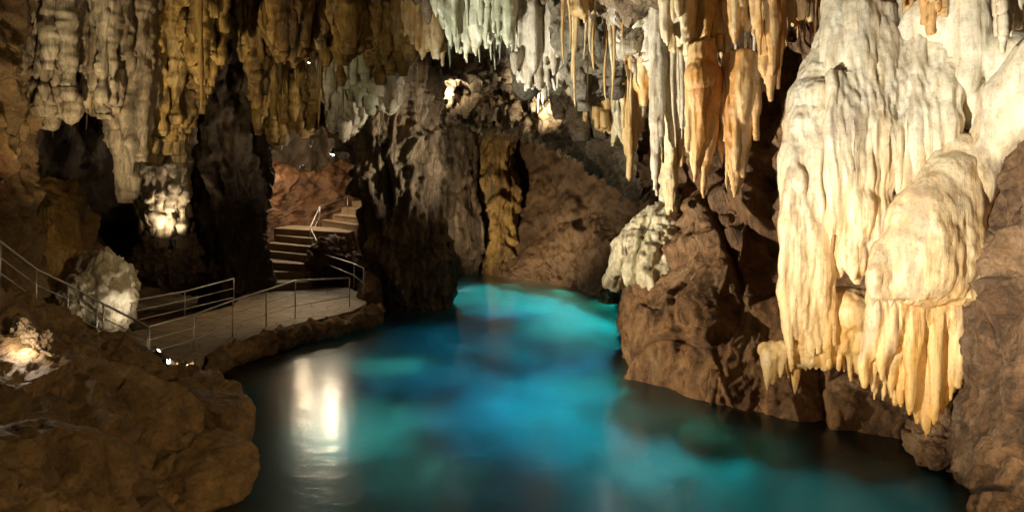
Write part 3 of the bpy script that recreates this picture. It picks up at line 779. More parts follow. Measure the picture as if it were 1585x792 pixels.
for i, (x, t, b, r, Y) in enumerate([(1300, 60, 430, 25, 12.7), (1330, 60, 440, 27, 12.5), (1360, 80, 410, 24, 12.4), (1388, 70, 300, 26, 12.5), (1418, 60, 290, 26, 12.4), (1448, 60, 280, 24, 12.3), (1472, 50, 260, 22, 12.2)]):
    m.stroke([(x, t - 60, Y + .5, r * 1.2), (x, t + 40, Y + .1, r * 1.1), (x - 4, (t + b) / 2, Y - .2, r), (x - 5, b - 50, Y - .35, r * .75), (x - 2, b, Y - .38, r * .16)])
for i in range(16):
    x = 1288 + i * 11.5
    b = 300 + 110 * math.exp(-((x - 1318) / 34) ** 2) + rnd.uniform(-30, 25)
    m.stroke([(x, 110, 12.35, 8), (x - 2, 200, 12.05, 10), (x - 3, b - 40, 11.98, 7), (x - 2, b + 12, 12.0, 1.5)])
m.lump(1330, 230, 12.3, 28, 60).lump(1325, 330, 12.1, 28, 60)
m.build('drapery_sheet', M['white'], .028, flutes(.042, 4.0, .09, .022, 9, 2.0), 2, fl)
m = Mass()
m.lump(1486, 262, 11.8, 38, 56, 30).lump(1478, 315, 11.6, 52, 80, 44).lump(1446, 362, 11.62, 78, 84, 56).lump(1405, 415, 11.7, 60, 58, 46).lump(1474, 392, 11.5, 56, 84, 50).lump(1440, 425, 11.5, 76, 52, 50).lump(1500, 425, 11.6, 28, 70, 30)
for i in range(14):                          # sheets running down over the dome
    x = 1362 + i * 11.5; tx = 1478 + (i - 7) * 3.4
    m.stroke([(tx, 238, 11.75, 9), (tx * .55 + x * .45, 300, 11.22 + .012 * (i - 8) ** 2 * .4, 10), (x * .8 + tx * .2, 370, 11.02 + .008 * (i - 7) ** 2, 11), (x, 435, 11.0 + .008 * (i - 7) ** 2, 9), (x, 462, 11.12, 5)])
for i in range(12):
    x = 1352 + i * 14
    m.stroke([(x + 30 - i * 2, 360, 11.6, 12), (x + 4, 420, 11.25, 10), (x, 452, 11.22, 7), (x - 1, 470 + rnd.uniform(-4, 10), 11.25, 1.5)])
m.build('flowstone_dome', M['white'], .034, flutes(.022, 1.6, .35, .012, 6, 3.0, .06), 4, fl)
m = Mass()
tips = [(1338, 598), (1352, 606), (1366, 590), (1380, 618), (1394, 628), (1408, 640), (1420, 655), (1434, 674), (1446, 655), (1458, 640), (1470, 622), (1482, 600), (1492, 625), (1500, 640)]
for i, (x, b) in enumerate(tips):
    tx = 1358 + i * 11.2
    Yk = 11.65 + .10 * math.sin(i * 2.2)
    m.stroke([(tx, 420, 11.9, 15), (tx, 470, 11.6, 14), (tx * .6 + x * .4, 530, Yk, 11), (x, b - 40, Yk, 7.5), (x, b, Yk + .02, 1.4)])
    m.stroke([(tx + 5, 430, 11.9, 14), (tx + 4, 500, 11.75, 12), (x + 6, b - 75, Yk + .12, 10), (x + 5, b - 40, Yk + .12, 6.5), (x + 6, b - 14, Yk + .12, 1.5)])
m.fringe([(1345, 585, 11.9), (1440, 620, 11.9), (1500, 600, 11.9)], 22, 4, 30, 2, 4.5, 40, .1)
m.build('flowstone_skirt', M['white'], .026, flutes(.034, 4.6, .08, .0, 9, 4.0, .02), 2, fl)
m = Mass()
m.lump(1310, 480, 12.6, 46, 36).lump(1290, 520, 12.7, 40, 30).lump(1340, 510, 12.5, 28, 60).lump(1245, 548, 12.8, 46, 18).lump(1205, 560, 12.9, 18, 14)
for i, (x, b) in enumerate([(1288, 556), (1300, 546), (1313, 540), (1326, 560), (1338, 596), (1350, 585), (1276, 560), (1264, 570), (1225, 572), (1208, 580), (1196, 592), (1187, 606), (1240, 565)]):
    m.stroke([(x + 2, 455 if x > 1280 else 540, 12.5, 13), (x + 1, (500 + b) / 2, 12.35, 10), (x, b - 12, 12.4, 5), (x, b + 4, 12.42, 1.3)])
m.fringe([(1190, 570, 12.7), (1250, 556, 12.5), (1340, 560, 12.4)], 24, 6, 26, 2, 4, 22, .15)
m.stroke([(1232, 548, 12.8, 6), (1232, 570, 12.75, 6.5), (1231, 590, 12.75, 5.5), (1230, 611, 12.75, 2)])
m.build('flowstone_ledge', M['white'], .030, flutes(.022, 3.2, .14, .0, 9, 5.0, .03), 2, fl)
m = Mass()
m.stroke([(1640, 60, 11.0, 42), (1590, 110, 11.2, 38), (1556, 160, 11.4, 30), (1535, 215, 11.6, 30), (1512, 262, 11.6, 34), (1495, 320, 11.6, 36)])
m.stroke([(1650, 130, 10.9, 40), (1590, 170, 11.1, 34), (1552, 215, 11.4, 28), (1532, 260, 11.5, 20), (1528, 300, 11.5, 14)])
m.stroke([(1500, -30, 12.2, 34), (1502, 40, 12.0, 27), (1500, 100, 11.9, 22), (1497, 134, 11.9, 16), (1496, 146, 11.9, 8)])
m.stroke([(1478, -10, 12.4, 26), (1476, 70, 12.2, 22), (1476, 130, 12.2, 14), (1475, 175, 12.2, 3)])
m.stroke([(1500, 120, 12.1, 20), (1506, 160, 12.0, 17), (1502, 195, 12.0, 9), (1500, 200, 12.0, 4)])
m.stroke([(1420, 30, 12.8, 60), (1480, 60, 12.4, 50), (1530, 90, 12.0, 40), (1600, 90, 11.6, 40)])
m.build('flowstone_root', M['white'], .036, flutes(.022, 2.0, .3, .015, 7, 6.0, .04), 4, fl)

# ================================================================== STALACTITES AND DRAPERIES OF THE CEILING
def ctop(px, Y):
    x = (px - CX) / F * Y
    return HY - (float(ceil_z(np.array([x]), np.array([Y]))[0]) + .35 - H) * F / Y      # photo row where this column enters the ceiling
def curtain(name, label, cat, mat, drips, voxel, amp=.035, s=3.0, zs=.12, lump=.04, lumps=(), hem=None, smooth=2, seed=None, group=None, top=None, rough=0.02):
    """drips: (px, tip py, Y, r px): each comes down from the ceiling and runs out to a tip"""
    m = Mass()
    drips = list(drips)
    if name != 'hanging_rock':                      # thin companions fused along every drip
        for px, b, Y, r in list(drips):
            for q in range(3):
                drips.append((px + rnd.uniform(-1.2, 1.2) * r, b - rnd.uniform(.05, .5) * min(90, b + 40) if q else b - rnd.uniform(4, 14), Y + rnd.uniform(-.22, .12), max(1.6, r * rnd.uniform(.22, .4))))
    for px, b, Y, r in drips:
        t = min(ctop(px, Y), b - 40) if top is None else top
        mid = (t + b) / 2
        j = rnd.uniform(-3, 3)
        m.stroke([(px + j, t - 10, Y + .15, r * 1.25), (px + j * .6, t + (b - t) * .3, Y, r * 1.1), (px, mid + (b - mid) * .15, Y - .05, r * .92), (px, t + (b - t) * .82, Y - .05, r * .55), (px, b, Y - .04, r * .13)])
    for l in lumps: m.lump(*l)
    if hem: m.fringe(*hem)
    sd = seed if seed is not None else rnd.random() * 50
    fd_ = flutes(amp, s, zs, 0, 9, sd, lump)
    if rough:
        rk = rockd(rough, 1.7, (1, 1, .20), sd, 1.3, 0, 1.7, rough * .7)
        jag = min(1, rough / .12) if rough > .05 else .15
        dd = lambda P: fd_(P) + rk(P) + jag * (.09 * (ridged(P * np.array([4.2, 4.2, 1.1]) + sd, 3) - .5) + .035 * (ridged(P * np.array([9, 9, 4.0]) + sd, 2) - .5))
    else: dd = fd_
    o = m.build(name, mat, voxel, dd, smooth)
    return tag(o, label, cat, group)

def spread(x0, x1, n, tips, Y, r, jY=.3, jb=12):
    """n drips between x0 and x1, their tips following the list of (px, py)"""
    xs_ = [x0 + (x1 - x0) * (i + .5) / n for i in range(n)]
    tx, ty = zip(*tips)
    return [(x + rnd.uniform(-2, 2), float(np.interp(x, tx, ty)) + rnd.uniform(-jb, jb), Y + rnd.uniform(-jY, jY), r * rnd.uniform(.75, 1.2)) for x in xs_]

# --- over the pool, from the pillar to the drapery
curtain('stalactite_curtain', 'amber dripstone curtain hanging just beside the top of the great pillar', 'stalactite curtain', M['amber'],
        spread(628, 690, 8, [(628, 60), (650, 85), (670, 96), (690, 90)], 24.5, 8), .06)
curtain('stalactite_curtain', 'pale green dripstone curtain with torn hem at the top of the picture', 'stalactite curtain', M['green'],
        spread(672, 772, 13, [(672, 20), (700, 72), (722, 96), (745, 70), (772, 58)], 22.5, 9), .055)
curtain('stalactite', 'stubby pale green stalactite between the green and the grey curtain', 'stalactite', M['green'], [(785, 78, 21.5, 13), (779, 60, 21.6, 9), (792, 66, 21.5, 8)], .05)
curtain('stalactite_curtain', 'grey white dripstone curtain with a fine fringe above the lit ledge', 'stalactite curtain', M['pale'],
        spread(792, 872, 13, [(792, 90), (815, 120), (840, 145), (872, 110)], 23.5, 9, .4, 16), .055, hem=([(795, 95, 23.3), (835, 120, 23.3), (870, 100, 23.3)], 18, 10, 40, 2, 4))
curtain('stalactite_curtain', 'dull mossy curtain behind the fringe of the grey white one', 'stalactite curtain', M['ceil'],
        spread(790, 880, 8, [(790, 130), (830, 148), (880, 150)], 26, 12), .08, lumps=[(815, 130, 26, 22, 22), (860, 120, 26, 20, 25)])
curtain('dripstone_boss', 'grey knobbly ceiling boss between the grey curtain and the amber knobs', 'ceiling boss', M['ceil'],
        spread(880, 960, 7, [(880, 70), (915, 110), (960, 85)], 23, 17), .06, lumps=[(895, 60, 22.6, 22, 20), (930, 70, 22.8, 20, 24), (948, 95, 23, 18, 16), (905, 100, 23.4, 24, 18), (922, 40, 23, 26, 16)], lump=.08, rough=.16, hem=([(882, 95, 23.2), (915, 120, 23.2), (955, 105, 23.2)], 16, 10, 45, 2, 4.5))
curtain('dripstone_boss', 'grey ceiling boss with drips beside the broad cream curtain', 'ceiling boss', M['pale'],
        spread(960, 1030, 8, [(960, 50), (995, 80), (1030, 95)], 20.5, 12), .06, lumps=[(985, 30, 20.5, 30, 30), (1010, 60, 20.5, 25, 30)], lump=.06, rough=.10, hem=([(965, 60, 20.3), (1025, 85, 20.3)], 12, 10, 40, 2, 4))
curtain('stalactite', 'short amber stub with a swollen end near the top edge', 'stalactite', M['amber'], [(895, 22, 18.5, 12), (905, 36, 18.6, 8), (915, 28, 18.6, 7)], .045, lumps=[(896, 14, 18.5, 13, 12)])
curtain('stalactite_curtain', 'amber knobbly shelf of stubby stalactites above the far wall', 'stalactite curtain', M['amber'],
        [(888, 152, 27, 10), (902, 158, 26.8, 11), (918, 150, 26.5, 11), (934, 155, 26.2, 10), (905, 200, 26.3, 5), (922, 190, 26, 6), (945, 165, 25.8, 10)], .06,
        lumps=[(890, 135, 26.8, 14, 14), (908, 138, 26.5, 16, 14), (932, 136, 26.2, 16, 13)])
curtain('stalactite_curtain', 'amber and white curtain ending in a bright torn tip', 'stalactite curtain', M['amber'],
        spread(918, 968, 9, [(918, 180), (935, 205), (950, 224), (968, 215)], 25, 7, .2, 8), .05, hem=([(922, 180, 24.9), (965, 205, 24.9)], 12, 8, 28, 2, 3.5))
curtain('stalactite', 'long amber stalactite reaching lowest beside the torn white tip', 'stalactite', M['amber'], [(974, 282, 23.2, 8), (968, 240, 23.3, 8), (982, 236, 23.3, 7), (990, 205, 23.3, 9)], .045)
curtain('stalactite', 'amber bulging stalactite high above the long thin ones', 'stalactite', M['orange'], [(996, 162, 20.6, 15), (988, 130, 20.7, 10), (1006, 140, 20.7, 9)], .045, lumps=[(997, 120, 20.6, 15, 24)])
curtain('stalactite', 'long thin white stalactite beside the amber column', 'stalactite', M['pale'], [(1017, 304, 19.4, 8), (1013, 230, 19.5, 6)], .04)
curtain('stalactite', 'thick amber column of stalactites nearly touching the pale apron', 'stalactite', M['amber'], [(1036, 335, 20, 11), (1046, 300, 20, 10), (1028, 270, 20.1, 9), (1055, 262, 19.9, 8), (1040, 250, 19.8, 10)], .045, amp=.045)
curtain('stalactite_curtain', 'thin white curtain behind the hanging orange bulb', 'stalactite curtain', M['pale'], spread(1050, 1100, 8, [(1050, 200), (1070, 235), (1100, 210)], 19.2, 6, .2, 16), .045)
curtain('stalactite_curtain', 'broad cream and amber curtain at the top edge above the orange bulb', 'stalactite curtain', M['amber'],
        spread(1026, 1134, 15, [(1026, 60), (1060, 78), (1100, 88), (1134, 70)], 17.2, 9, .25, 9), .045, hem=([(1030, 60, 17.1), (1080, 78, 17.1), (1130, 66, 17.1)], 18, 6, 24, 2, 3.5))
curtain('stalactite_curtain', 'orange cream fringe of short stalactites along the top edge', 'stalactite curtain', M['orange'],
        spread(1130, 1262, 18, [(1130, 60), (1160, 45), (1200, 30), (1230, 44), (1262, 20)], 16.2, 8, .25, 10), .042, hem=([(1135, 50, 16.1), (1200, 25, 16.1), (1258, 20, 16.1)], 22, 6, 26, 2, 3.5))
curtain('stalactite_curtain', 'tan dripstone curtain with jagged hem over the bright gap', 'stalactite curtain', M['pitted'], spread(655, 790, 14, [(655, 92), (700, 88), (740, 104), (790, 120)], 31, 8, .6, 10), .07, rough=.12, hem=([(660, 84, 30.6), (730, 90, 30.6), (785, 108, 30.6)], 26, 6, 30, 1.5, 3.5))
curtain('hanging_rock', 'blazing white pitted rock beside the lamp in the bright gap', 'hanging rock', M['pitted'], spread(664, 706, 6, [(664, 150), (685, 160), (706, 120)], 34.8, 6, .3, 14), .07, rough=.2, lumps=[(682, 130, 34.8, 12, 22), (694, 108, 34.8, 10, 14)])
curtain('stalactite_curtain', 'pitted tan curtain hanging behind the amber shelf', 'stalactite curtain', M['pitted'], spread(860, 1000, 14, [(860, 165), (920, 200), (1000, 230)], 29, 9, .5, 18), .08, rough=.12, hem=([(865, 160, 28.8), (995, 215, 28.8)], 18, 8, 40, 2, 4))
curtain('stalactite_curtain', 'brown grey curtain in the shade between the orange spike and the white drapery', 'stalactite curtain', M['pitted'], spread(1150, 1290, 12, [(1150, 90), (1200, 60), (1290, 50)], 18.5, 10, .4, 16), .06, rough=.1)
# the orange bulb: round head, split skirt, two white points
m = Mass()
m.stroke([(1088, 70, 17.0, 20), (1088, 105, 16.9, 25), (1088, 135, 16.8, 27), (1086, 165, 16.8, 22), (1084, 200, 16.8, 17), (1078, 240, 16.8, 10), (1076, 268, 16.8, 5), (1075, 283, 16.8, 1.5)])
m.stroke([(1098, 120, 16.8, 18), (1102, 170, 16.75, 13), (1098, 220, 16.75, 9), (1091, 265, 16.75, 5.5), (1088, 306, 16.75, 1.3)])
m.stroke([(1074, 130, 16.8, 14), (1070, 180, 16.8, 8), (1066, 215, 16.8, 5), (1063, 238, 16.8, 1.3)])
m.stroke([(1108, 140, 16.8, 9), (1113, 190, 16.8, 6), (1116, 235, 16.8, 4), (1118, 262, 16.8, 1.2)])
m.lump(1088, 122, 16.75, 29, 30)
o = m.build('stalactite', M['orange'], .036, flutes(.025, 3.2, .12, 0, 9, 3.3, .03), 2)
tag(o, 'hanging orange bulb of dripstone with a round head and white points', 'stalactite')
curtain('stalactite', 'grey topped stalactite tapering to a ragged amber end above the brown bulge', 'stalactite', M['orange'], [(1138, 306, 16.6, 13), (1146, 280, 16.6, 13), (1156, 235, 16.5, 12), (1128, 240, 16.7, 9), (1166, 190, 16.5, 9), (1150, 200, 16.4, 14)], .038, amp=.03, top=95)
curtain('stalactite', 'single spiky stalactite left of the white drapery under the orange fringe', 'stalactite', M['orange'], [(1193, 156, 15.6, 12), (1184, 130, 15.6, 9), (1202, 120, 15.6, 9), (1206, 96, 15.6, 7)], .036)
curtain('stalactite', 'orange spike above the shoulder of the white drapery', 'stalactite', M['orange'], [(1300, 72, 14.3, 15), (1288, 50, 14.3, 11), (1314, 46, 14.3, 11)], .036)
curtain('stalactite', 'small orange brown stub over the middle of the white drapery', 'stalactite', M['orange'], [(1408, 36, 12.4, 9), (1400, 20, 12.4, 7)], .03)
curtain('stalactite', 'rusty tongue beside the stub over the white drapery', 'stalactite', M['orange'], [(1440, 52, 12.2, 9), (1432, 36, 12.2, 8), (1452, 40, 12.2, 8)], .03)
curtain('stalactite', 'white spiky stalactites at the top corner over the near wall', 'stalactite', M['white'], [(1552, 84, 11.0, 9), (1564, 60, 11.0, 8), (1542, 58, 11.0, 8), (1576, 44, 10.9, 8)], .03)

# pale apron on the brown bulge
m = Mass()
m.stroke([(1046, 300, 22.4, 12), (1030, 330, 21.6, 16), (1000, 350, 21.4, 18), (972, 385, 21.6, 18), (955, 420, 21.9, 14), (946, 440, 22.1, 8)])
m.stroke([(1034, 330, 21.4, 16), (1015, 380, 20.8, 20), (1012, 420, 20.4, 20), (1010, 448, 20.4, 14), (1012, 466, 20.4, 4)])
m.stroke([(1040, 345, 21.1, 14), (1032, 390, 20.6, 15), (1028, 430, 20.2, 12), (1026, 452, 20.1, 4)])
m.stroke([(990, 360, 21.2, 14), (985, 410, 20.9, 14), (978, 440, 20.9, 8)])
m.stroke([(1040, 330, 21.6, 14), (1036, 290, 21.6, 8), (1034, 260, 21.6, 5)])
o = m.build('flowstone_apron', M['apron'], .04, (lambda P: flutes(.05, 2.6, .3, 0, 9, 8.0, .09)(P) + .10 * (ridged(P * np.array([2.6, 2.6, 1.3]), 4) - .5)), 2)
tag(o, 'pale green flowstone apron spilling over the shoulder of the brown bulge', 'flowstone')

# small bright drips along the lit ledge
k = 0
for (x0, x1, y0, y1, Y, nn, lab, grp) in ((800, 880, 120, 132, 30.5, 14, 'tiny white drip on the ledge above the far brown wall', 'tiny drips on the lit ledge'),
                                   (664, 760, 80, 96, 33, 14, 'thin pale drip over the bright gap beside the great pillar', 'thin drips over the bright gap')):
    for i in range(nn):
        px = x0 + (x1 - x0) * (i + rnd.random()) / nn; yy = y0 + (y1 - y0) * rnd.random(); L = rnd.uniform(18, 46); r = rnd.uniform(2, 4) / F * Y
        YY = Y + rnd.uniform(-.8, .8)
        zt = H + (HY - yy + 45) / F * YY; p0 = W(px, yy, YY); x = p0[0]
        zz = np.array([float(ceil_z(np.array([x]), np.array([YY]))[0]) + .3, p0[2], p0[2] - L * .5 / F * YY, p0[2] - L / F * YY])
        pts_ = crs(np.stack([np.full(4, x), np.full(4, YY), zz], 1), 14); rr = crs(np.array([r * 1.8, r * 1.2, r * .8, r * .15]), 14)
        V, Fc = tube_arrays(pts_, rr, 8)
        o = new_obj('stalactite', V, Fc, M['pale'], origin=pts_[0]); tag(o, lab, 'stalactite', grp)

zones = [(690, 800, 40, 110, 26, 22, 'thin stalactite among the green and grey curtains over the pool', 'thin stalactites among the green and grey curtains', 'green', 30),
         (870, 1030, 60, 180, 25, 20, 'thin stalactite among the amber shelf and grey bosses over the pool', 'thin stalactites among the amber shelf and bosses', 'amber', 46),
         (1040, 1180, 90, 230, 20, 17, 'thin stalactite around the hanging orange bulb', 'thin stalactites around the orange bulb', 'pale', 34),
         (1180, 1290, 30, 90, 17.5, 15.5, 'thin orange stalactite between the spike and the white drapery', 'thin stalactites beside the white drapery', 'orange', 24),
         (-20, 330, 130, 230, 24, 20.5, 'slim ochre dripstone under the draperies of the dark hall', 'slim dripstones of the dark hall', 'ochre', 22),
         (390, 640, 70, 200, 29, 25.5, 'slim dripstone hanging between the grotto and the great pillar top', 'slim dripstones over the grotto', 'ochre', 24)]
for (x0, x1, y0, y1, Ya, Yb, lab, grp, mk, nn) in zones:
    for i in range(nn):
        px = x0 + (x1 - x0) * (i + rnd.random()) / nn; Y = rnd.uniform(Yb, Ya); b = rnd.uniform(y0, y1); r = rnd.uniform(2, 5.2) * (1.2 if i % 5 == 0 else .85)
        t = min(ctop(px, Y), b - 40)
        k = 22; tt = np.linspace(0, 1, k)
        rr = r * (1.25 * (1 - tt) ** .6 + .12) * (1 + .18 * np.sin(tt * 23 + i) * np.sin(tt * 9 + 2 * i)) / F * Y
        c0_, c1_ = W(px, t, Y), W(px + rnd.uniform(-3, 3), b, Y)
        pts_ = c0_ + (c1_ - c0_) * tt[:, None]; pts_[:, 0] += .03 * np.sin(tt * 7 + i); pts_[:, 1] += .03 * np.cos(tt * 6 + i)
        V, Fc = tube_arrays(pts_, rr, 14)
        V[:-2] += (V[:-2] - np.repeat(pts_, 14, 0)) * (.35 * perlin(V[:-2] * np.array([7, 7, .9]) + i * 3))[:, None]
        o = new_obj('stalactite', V, Fc, M[mk], origin=pts_[0]); tag(o, lab, 'stalactite', grp)

# --- the dark hall on the left: rough hanging masses
def hang(label, mat, drips, lumps=(), voxel=.046, hem=None, lump=.05, amp=.10, top=None, s=2.3, zs=.13):
    more = []
    for px, b, Y, r in drips:                       # every rib is a sheaf of thinner, uneven ribs
        for q in range(5):
            more.append((px + rnd.uniform(-1.1, 1.1) * r, b - abs(rnd.gauss(0, 1)) * 30 * (q > 0), Y + rnd.uniform(-.6, .6), r * rnd.uniform(.24, .56)))
    lumps = [(a_, b_, c_, d_ * .8, e_, d_ * .5) for a_, b_, c_, d_, e_ in lumps]
    m = [w_ for w_ in more]
    xs_ = [d_[0] for d_ in drips]; Y_ = drips[0][2]
    hm = hem or ([(d_[0], d_[1] - 24, d_[2]) for d_ in sorted(drips)] if len(drips) > 1 else None)
    hm = (hm, len(drips) * 4, 8, 40, 1.5, 4) if hem is None else hem
    return curtain('hanging_rock', label, 'hanging rock', mat, m, voxel, amp, s, zs, lump, lumps, hm, 1, None, None, top, .075)
hang('ragged grey ochre drapery over the black hollow in the top corner', M['grey'], spread(-40, 112, 11, [(-40, 160), (20, 130), (60, 140), (112, 175)], 20, 15, .5, 14), [(30, 60, 20, 60, 40), (80, 100, 20, 30, 40)], hem=([(0, 125, 19.9), (110, 165, 19.9)], 12, 8, 30, 3, 7))
hang('pale grey tongue of rock hanging between two black clefts', M['grey'], spread(132, 186, 6, [(132, 150), (165, 175), (186, 140)], 21, 13, .3, 10), [(165, 100, 20.8, 20, 40)])
hang('long pointed mass reaching lowest over the black hollow', M['grey'], [(196, 300, 22, 15), (186, 240, 22, 18), (208, 250, 22, 18), (176, 190, 22.2, 16), (222, 220, 22.3, 14), (150, 165, 22, 12), (130, 160, 22, 10)], [(195, 190, 22, 28, 50), (165, 155, 22, 40, 12)])
hang('broad brown slanting rock curtain with a diagonal lower edge', M['ochre'], spread(205, 340, 11, [(205, 245), (250, 230), (290, 195), (325, 100), (340, 70)], 23.5, 16, .5, 10), [(255, 110, 23.4, 55, 70), (280, 80, 23.3, 45, 60)])
hang('ochre tongue running down the rim of the slanting curtain', M['ochre'], spread(282, 336, 6, [(282, 60), (315, 130), (336, 90)], 22, 11, .2, 8), [(310, 40, 22, 22, 30)])
hang('narrow ochre rib at the top between two dark gaps', M['ochre'], [(398, 150, 25, 12), (406, 120, 25, 12), (392, 90, 25, 12)])
hang('ochre sheet with a flat torn hem near the top edge', M['ochre'], spread(418, 474, 8, [(418, 70), (445, 92), (474, 70)], 24, 10, .2, 8), [(446, 40, 24, 26, 36)])
hang('brown lobed curtain hanging above the staircase grotto', M['ochre'], spread(470, 560, 9, [(470, 90), (500, 60), (530, 90), (560, 70)], 25, 14, .4, 14), [(510, 40, 25, 40, 30)])
hang('dark drapery whose points hang over the grotto lamps', M['ochre'], spread(396, 500, 13, [(396, 190), (430, 205), (465, 188), (500, 175)], 29, 11, .5, 14), [(440, 150, 29, 40, 50)])
hang('dark rock column dropping between the two bright grotto lamps', M['ochre'], spread(470, 535, 6, [(470, 190), (500, 185), (535, 215)], 30, 13, .3, 8), [(500, 140, 30, 30, 40)])
hang('pale pitted cauliflower growth on the pillar shoulder', M['pale'], [(588, 165, 27.2, 14), (603, 172, 27.2, 14), (612, 150, 27.3, 10)], [(586, 135, 27.2, 20, 24), (604, 148, 27.1, 17, 17), (572, 120, 27.3, 14, 20)], .06, lump=.16)
hang('greenish short curtain above the cauliflower growth', M['green'], spread(535, 582, 7, [(535, 120), (558, 158), (582, 120)], 27, 9, .2, 8), voxel=.06, lump=.05)
hang('ochre slab drapery over the great pillar at the top edge', M['ochre'], spread(556, 640, 9, [(556, 60), (590, 95), (640, 85)], 25.5, 13, .4, 12), [(600, 50, 25.4, 36, 34)])
hang('cream ragged spur splaying from the flared pillar top', M['pale'], [(510, 180, 28.4, 10), (525, 205, 28.3, 10), (540, 200, 28.3, 11), (555, 195, 28.2, 11)], [(530, 160, 28.4, 26, 18), (550, 170, 28.3, 24, 22)], .06)
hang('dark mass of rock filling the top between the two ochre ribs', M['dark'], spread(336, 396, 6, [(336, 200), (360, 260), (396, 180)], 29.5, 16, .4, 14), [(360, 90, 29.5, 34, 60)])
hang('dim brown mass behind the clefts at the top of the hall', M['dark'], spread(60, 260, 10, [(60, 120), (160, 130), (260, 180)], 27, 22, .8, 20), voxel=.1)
hang('lit pitted rock rib rising from the outcrop lamp', M['grey'], [(236, 380, 27.2, 20), (252, 372, 27.2, 20), (222, 330, 27.3, 14), (268, 365, 27.3, 14), (244, 350, 27.1, 24)], [(246, 300, 27.3, 24, 60), (240, 260, 27.4, 18, 30)], .07, lump=.16, top=225)

# ================================================================== LAMPS
def lit(loc, target, energy, color, angle, label, radius=.12, size=.16, lens='lens', kind='SPOT', group=None):
    t = floodlight(loc, target, label, size, lens, group=group)
    d = np.array(target, float) - np.array(loc, float); d /= np.linalg.norm(d)
    light(kind, np.array(loc) + d * (size * .9), energy, color, target, angle, radius, t)
    return t
WARM, CREAM, NEUT = (1, .72, .42), (1, .84, .62), (1, .93, .80)

# near projectors on the bank beside the viewpoint
lit((-3.8, 4.6, 2.2), (9.3, 12.4, 5.8), 12500, (1, .93, .78), 52, 'projector on the bank aimed at the white drapery', .2)
lit((4.2, 5.2, 1.0), (7.6, 12.0, 2.2), 600, (1, .66, .30), 70, 'low projector at the shore aimed at the amber fringe', .2)
lit((6.5, .5, 6.5), (-6.0, 12.5, 1.0), 5400, (1, .72, .36), 80, 'added unseen lamp high beside the viewpoint aimed at the muddy mound', .12)  # added lamp out of view; its side light models the boulders
lit(W(256, 560, 16.4), (5.4, 17.5, 3.6), 12500, (1, .76, .46), 64, 'added second projector by the white spot lamp aimed at the brown bulge', .15, .10)  # extra lamp put in to rake light across the bulge
# white spot on the mound: lights the ceiling over the pool
lit(W(243, 548, 16.3), (3.4, 21, 9.2), 17000, (1, .94, .78), 72, 'small white spot lamp glowing at the mound crest by the walkway', .12, .10)
lit(W(60, 470, 15.9), (-10.5, 22, 9.2), 4000, (1, .79, .45), 76, 'added unseen lamp behind the mound crest aimed up at the grey draperies', .12, .10)  # put in out of sight to brighten the upper draperies
lit(W(305, 518, 22.8), (-9, 25, 10.5), 13000, (1, .75, .36), 104, 'added unseen lamp in the black hollow behind the walkway aimed upward', .12, .10)  # second uplight, also added unseen, brightens the hall from below
light('POINT', W(40, 532, 10.7), 26, CREAM, radius=.05)
# hall and grotto
lit(W(268, 376, 26.2), W(235, 230, 27.4), 420, (1, .80, .52), 120, 'lamp burning on the outcrop of the dark hall wall', .06, .12)
lit(W(2, 279, 17.8), W(-40, 250, 18.6), 20, (1, .35, .1), 120, 'tiny orange lamp on the brown pillar at the frame edge', .04, .06, 'lens_orange')
GL = 'grotto lamp glowing '
lit(W(400, 257, 37.6), W(395, 225, 38.6), 400, (1, .82, .56), 150, GL + 'alone at the left end of the grotto crest', .2, .14, kind='POINT')
lit(W(482, 222, 37.5), W(488, 195, 38.2), 400, (1, .82, .56), 150, GL + 'high under the hanging dark column', .2, .14, kind='POINT')
lit(W(515, 236, 35.5), W(455, 390, 34.5), 600, (1, .82, .56), 150, GL + 'brightest, beside the flared pillar', .2, .14, kind='POINT')
lit(W(468, 258, 38.0), W(462, 290, 41.0), 400, (1, .78, .48), 150, GL + 'lowest, over the reddish slope', .2, .14, kind='POINT')
lit(W(206, 505, 19.3), W(150, 445, 20.3), 65, (1, .84, .60), 110, 'small added lamp at the walkway end aimed at the pale boulder', .06, .08)  # lamp added so the boulder shows cream
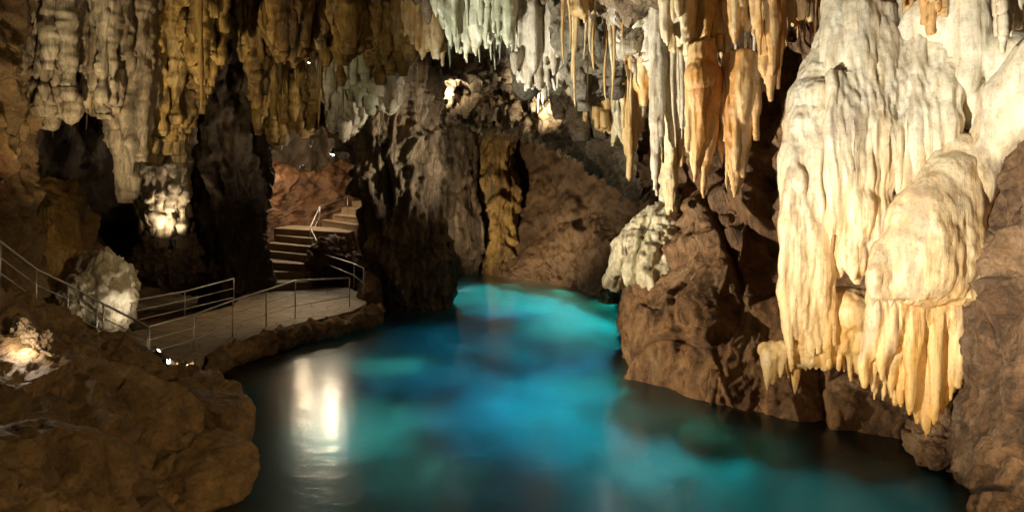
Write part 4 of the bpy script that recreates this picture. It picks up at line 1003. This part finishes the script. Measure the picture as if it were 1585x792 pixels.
# walkway and pool-side spots
lit(W(478, 96, 27.0), W(420, 480, 25.0), 1500, (1, .70, .36), 60, 'added spot lamp hidden among the hanging rocks aimed down at the walkway', .08, .05)  # unseen spot put in to light the deck
lit(W(703, 455, 33.6), W(860, 280, 39), 9500, (1, .78, .50), 110, 'added projector behind the low boulder aimed at the far brown wall', .15, .12)  # added lamp that lifts the otherwise dark back wall
lit(W(1000, 348, 25.5), W(590, 205, 29.5), 5600, (1, .84, .60), 40, 'projector behind the pale apron aimed at the great pillar', .08, .12)
# hidden lamps of the ledge
lit(W(690, 158, 33.6), W(688, 110, 35.0), 900, (1, .88, .66), 150, 'lamp in the bright gap beside the great pillar', .06, .12)
lit(W(858, 172, 30.0), W(850, 130, 31.6), 1500, (1, .86, .62), 150, 'lamp hidden on the pitted ledge under the grey curtain', .06, .12)
lit(W(940, 200, 26.4), W(938, 175, 25.4), 120, (1, .92, .78), 120, 'lamp behind the torn white tip of the amber curtain', .05, .07)
# green waterline lamp, then spots under water
BLU, TEA, PAL = (.008, .42, .85), (.015, .70, .78), (.15, .92, .88)
g = lit(Wg(684, 472, .05), Wg(800, 474, -.9), 500, (.25, 1, .75), 90, 'green lamp at the waterline under the pillar foot', .08, .10, 'lens_green')
def pool_spot(x, y, z, P, col, ang=150, dst=None, r=.2):
    light('SPOT', (x, y, z), P, col, dst if dst is not None else (x, y, z - 3), ang, r)
for x, y, P_, c in ((0.0, 17.6, 120, BLU), (1.2, 18.6, 110, BLU), (-1.8, 21.0, 110, BLU), (1.8, 23, 150, BLU), (-1.6, 26, 120, BLU), (2.6, 27, 260, TEA), (.4, 31, 320, BLU), (3.7, 31, 1600, TEA), (1.8, 34.5, 1400, TEA), (-.6, 36.5, 700, TEA), (3.3, 28.5, 400, TEA), (-2.3, 42.5, 160, TEA), (2.0, 19.4, 240, TEA), (3.3, 15.9, 120, TEA), (4.7, 14.3, 40, TEA), (3.2, 14.4, 28, TEA), (1.6, 14.8, 30, BLU), (6.0, 12.2, 30, TEA), (4.2, 11.8, 16, TEA), (.2, 19.8, 140, BLU)):  # added unseen downward spots, standing in for light scattered in the water
    pool_spot(x, y, -.35, P_, c)
for px, py, e_ in ((604, 533, 60), (556, 600, 55), (580, 614, 25), (655, 660, 14), (640, 470, 20)):
    q = Wg(px, py, 0); pool_spot(q[0], q[1], -1.2, e_, PAL, 150, None, .08)
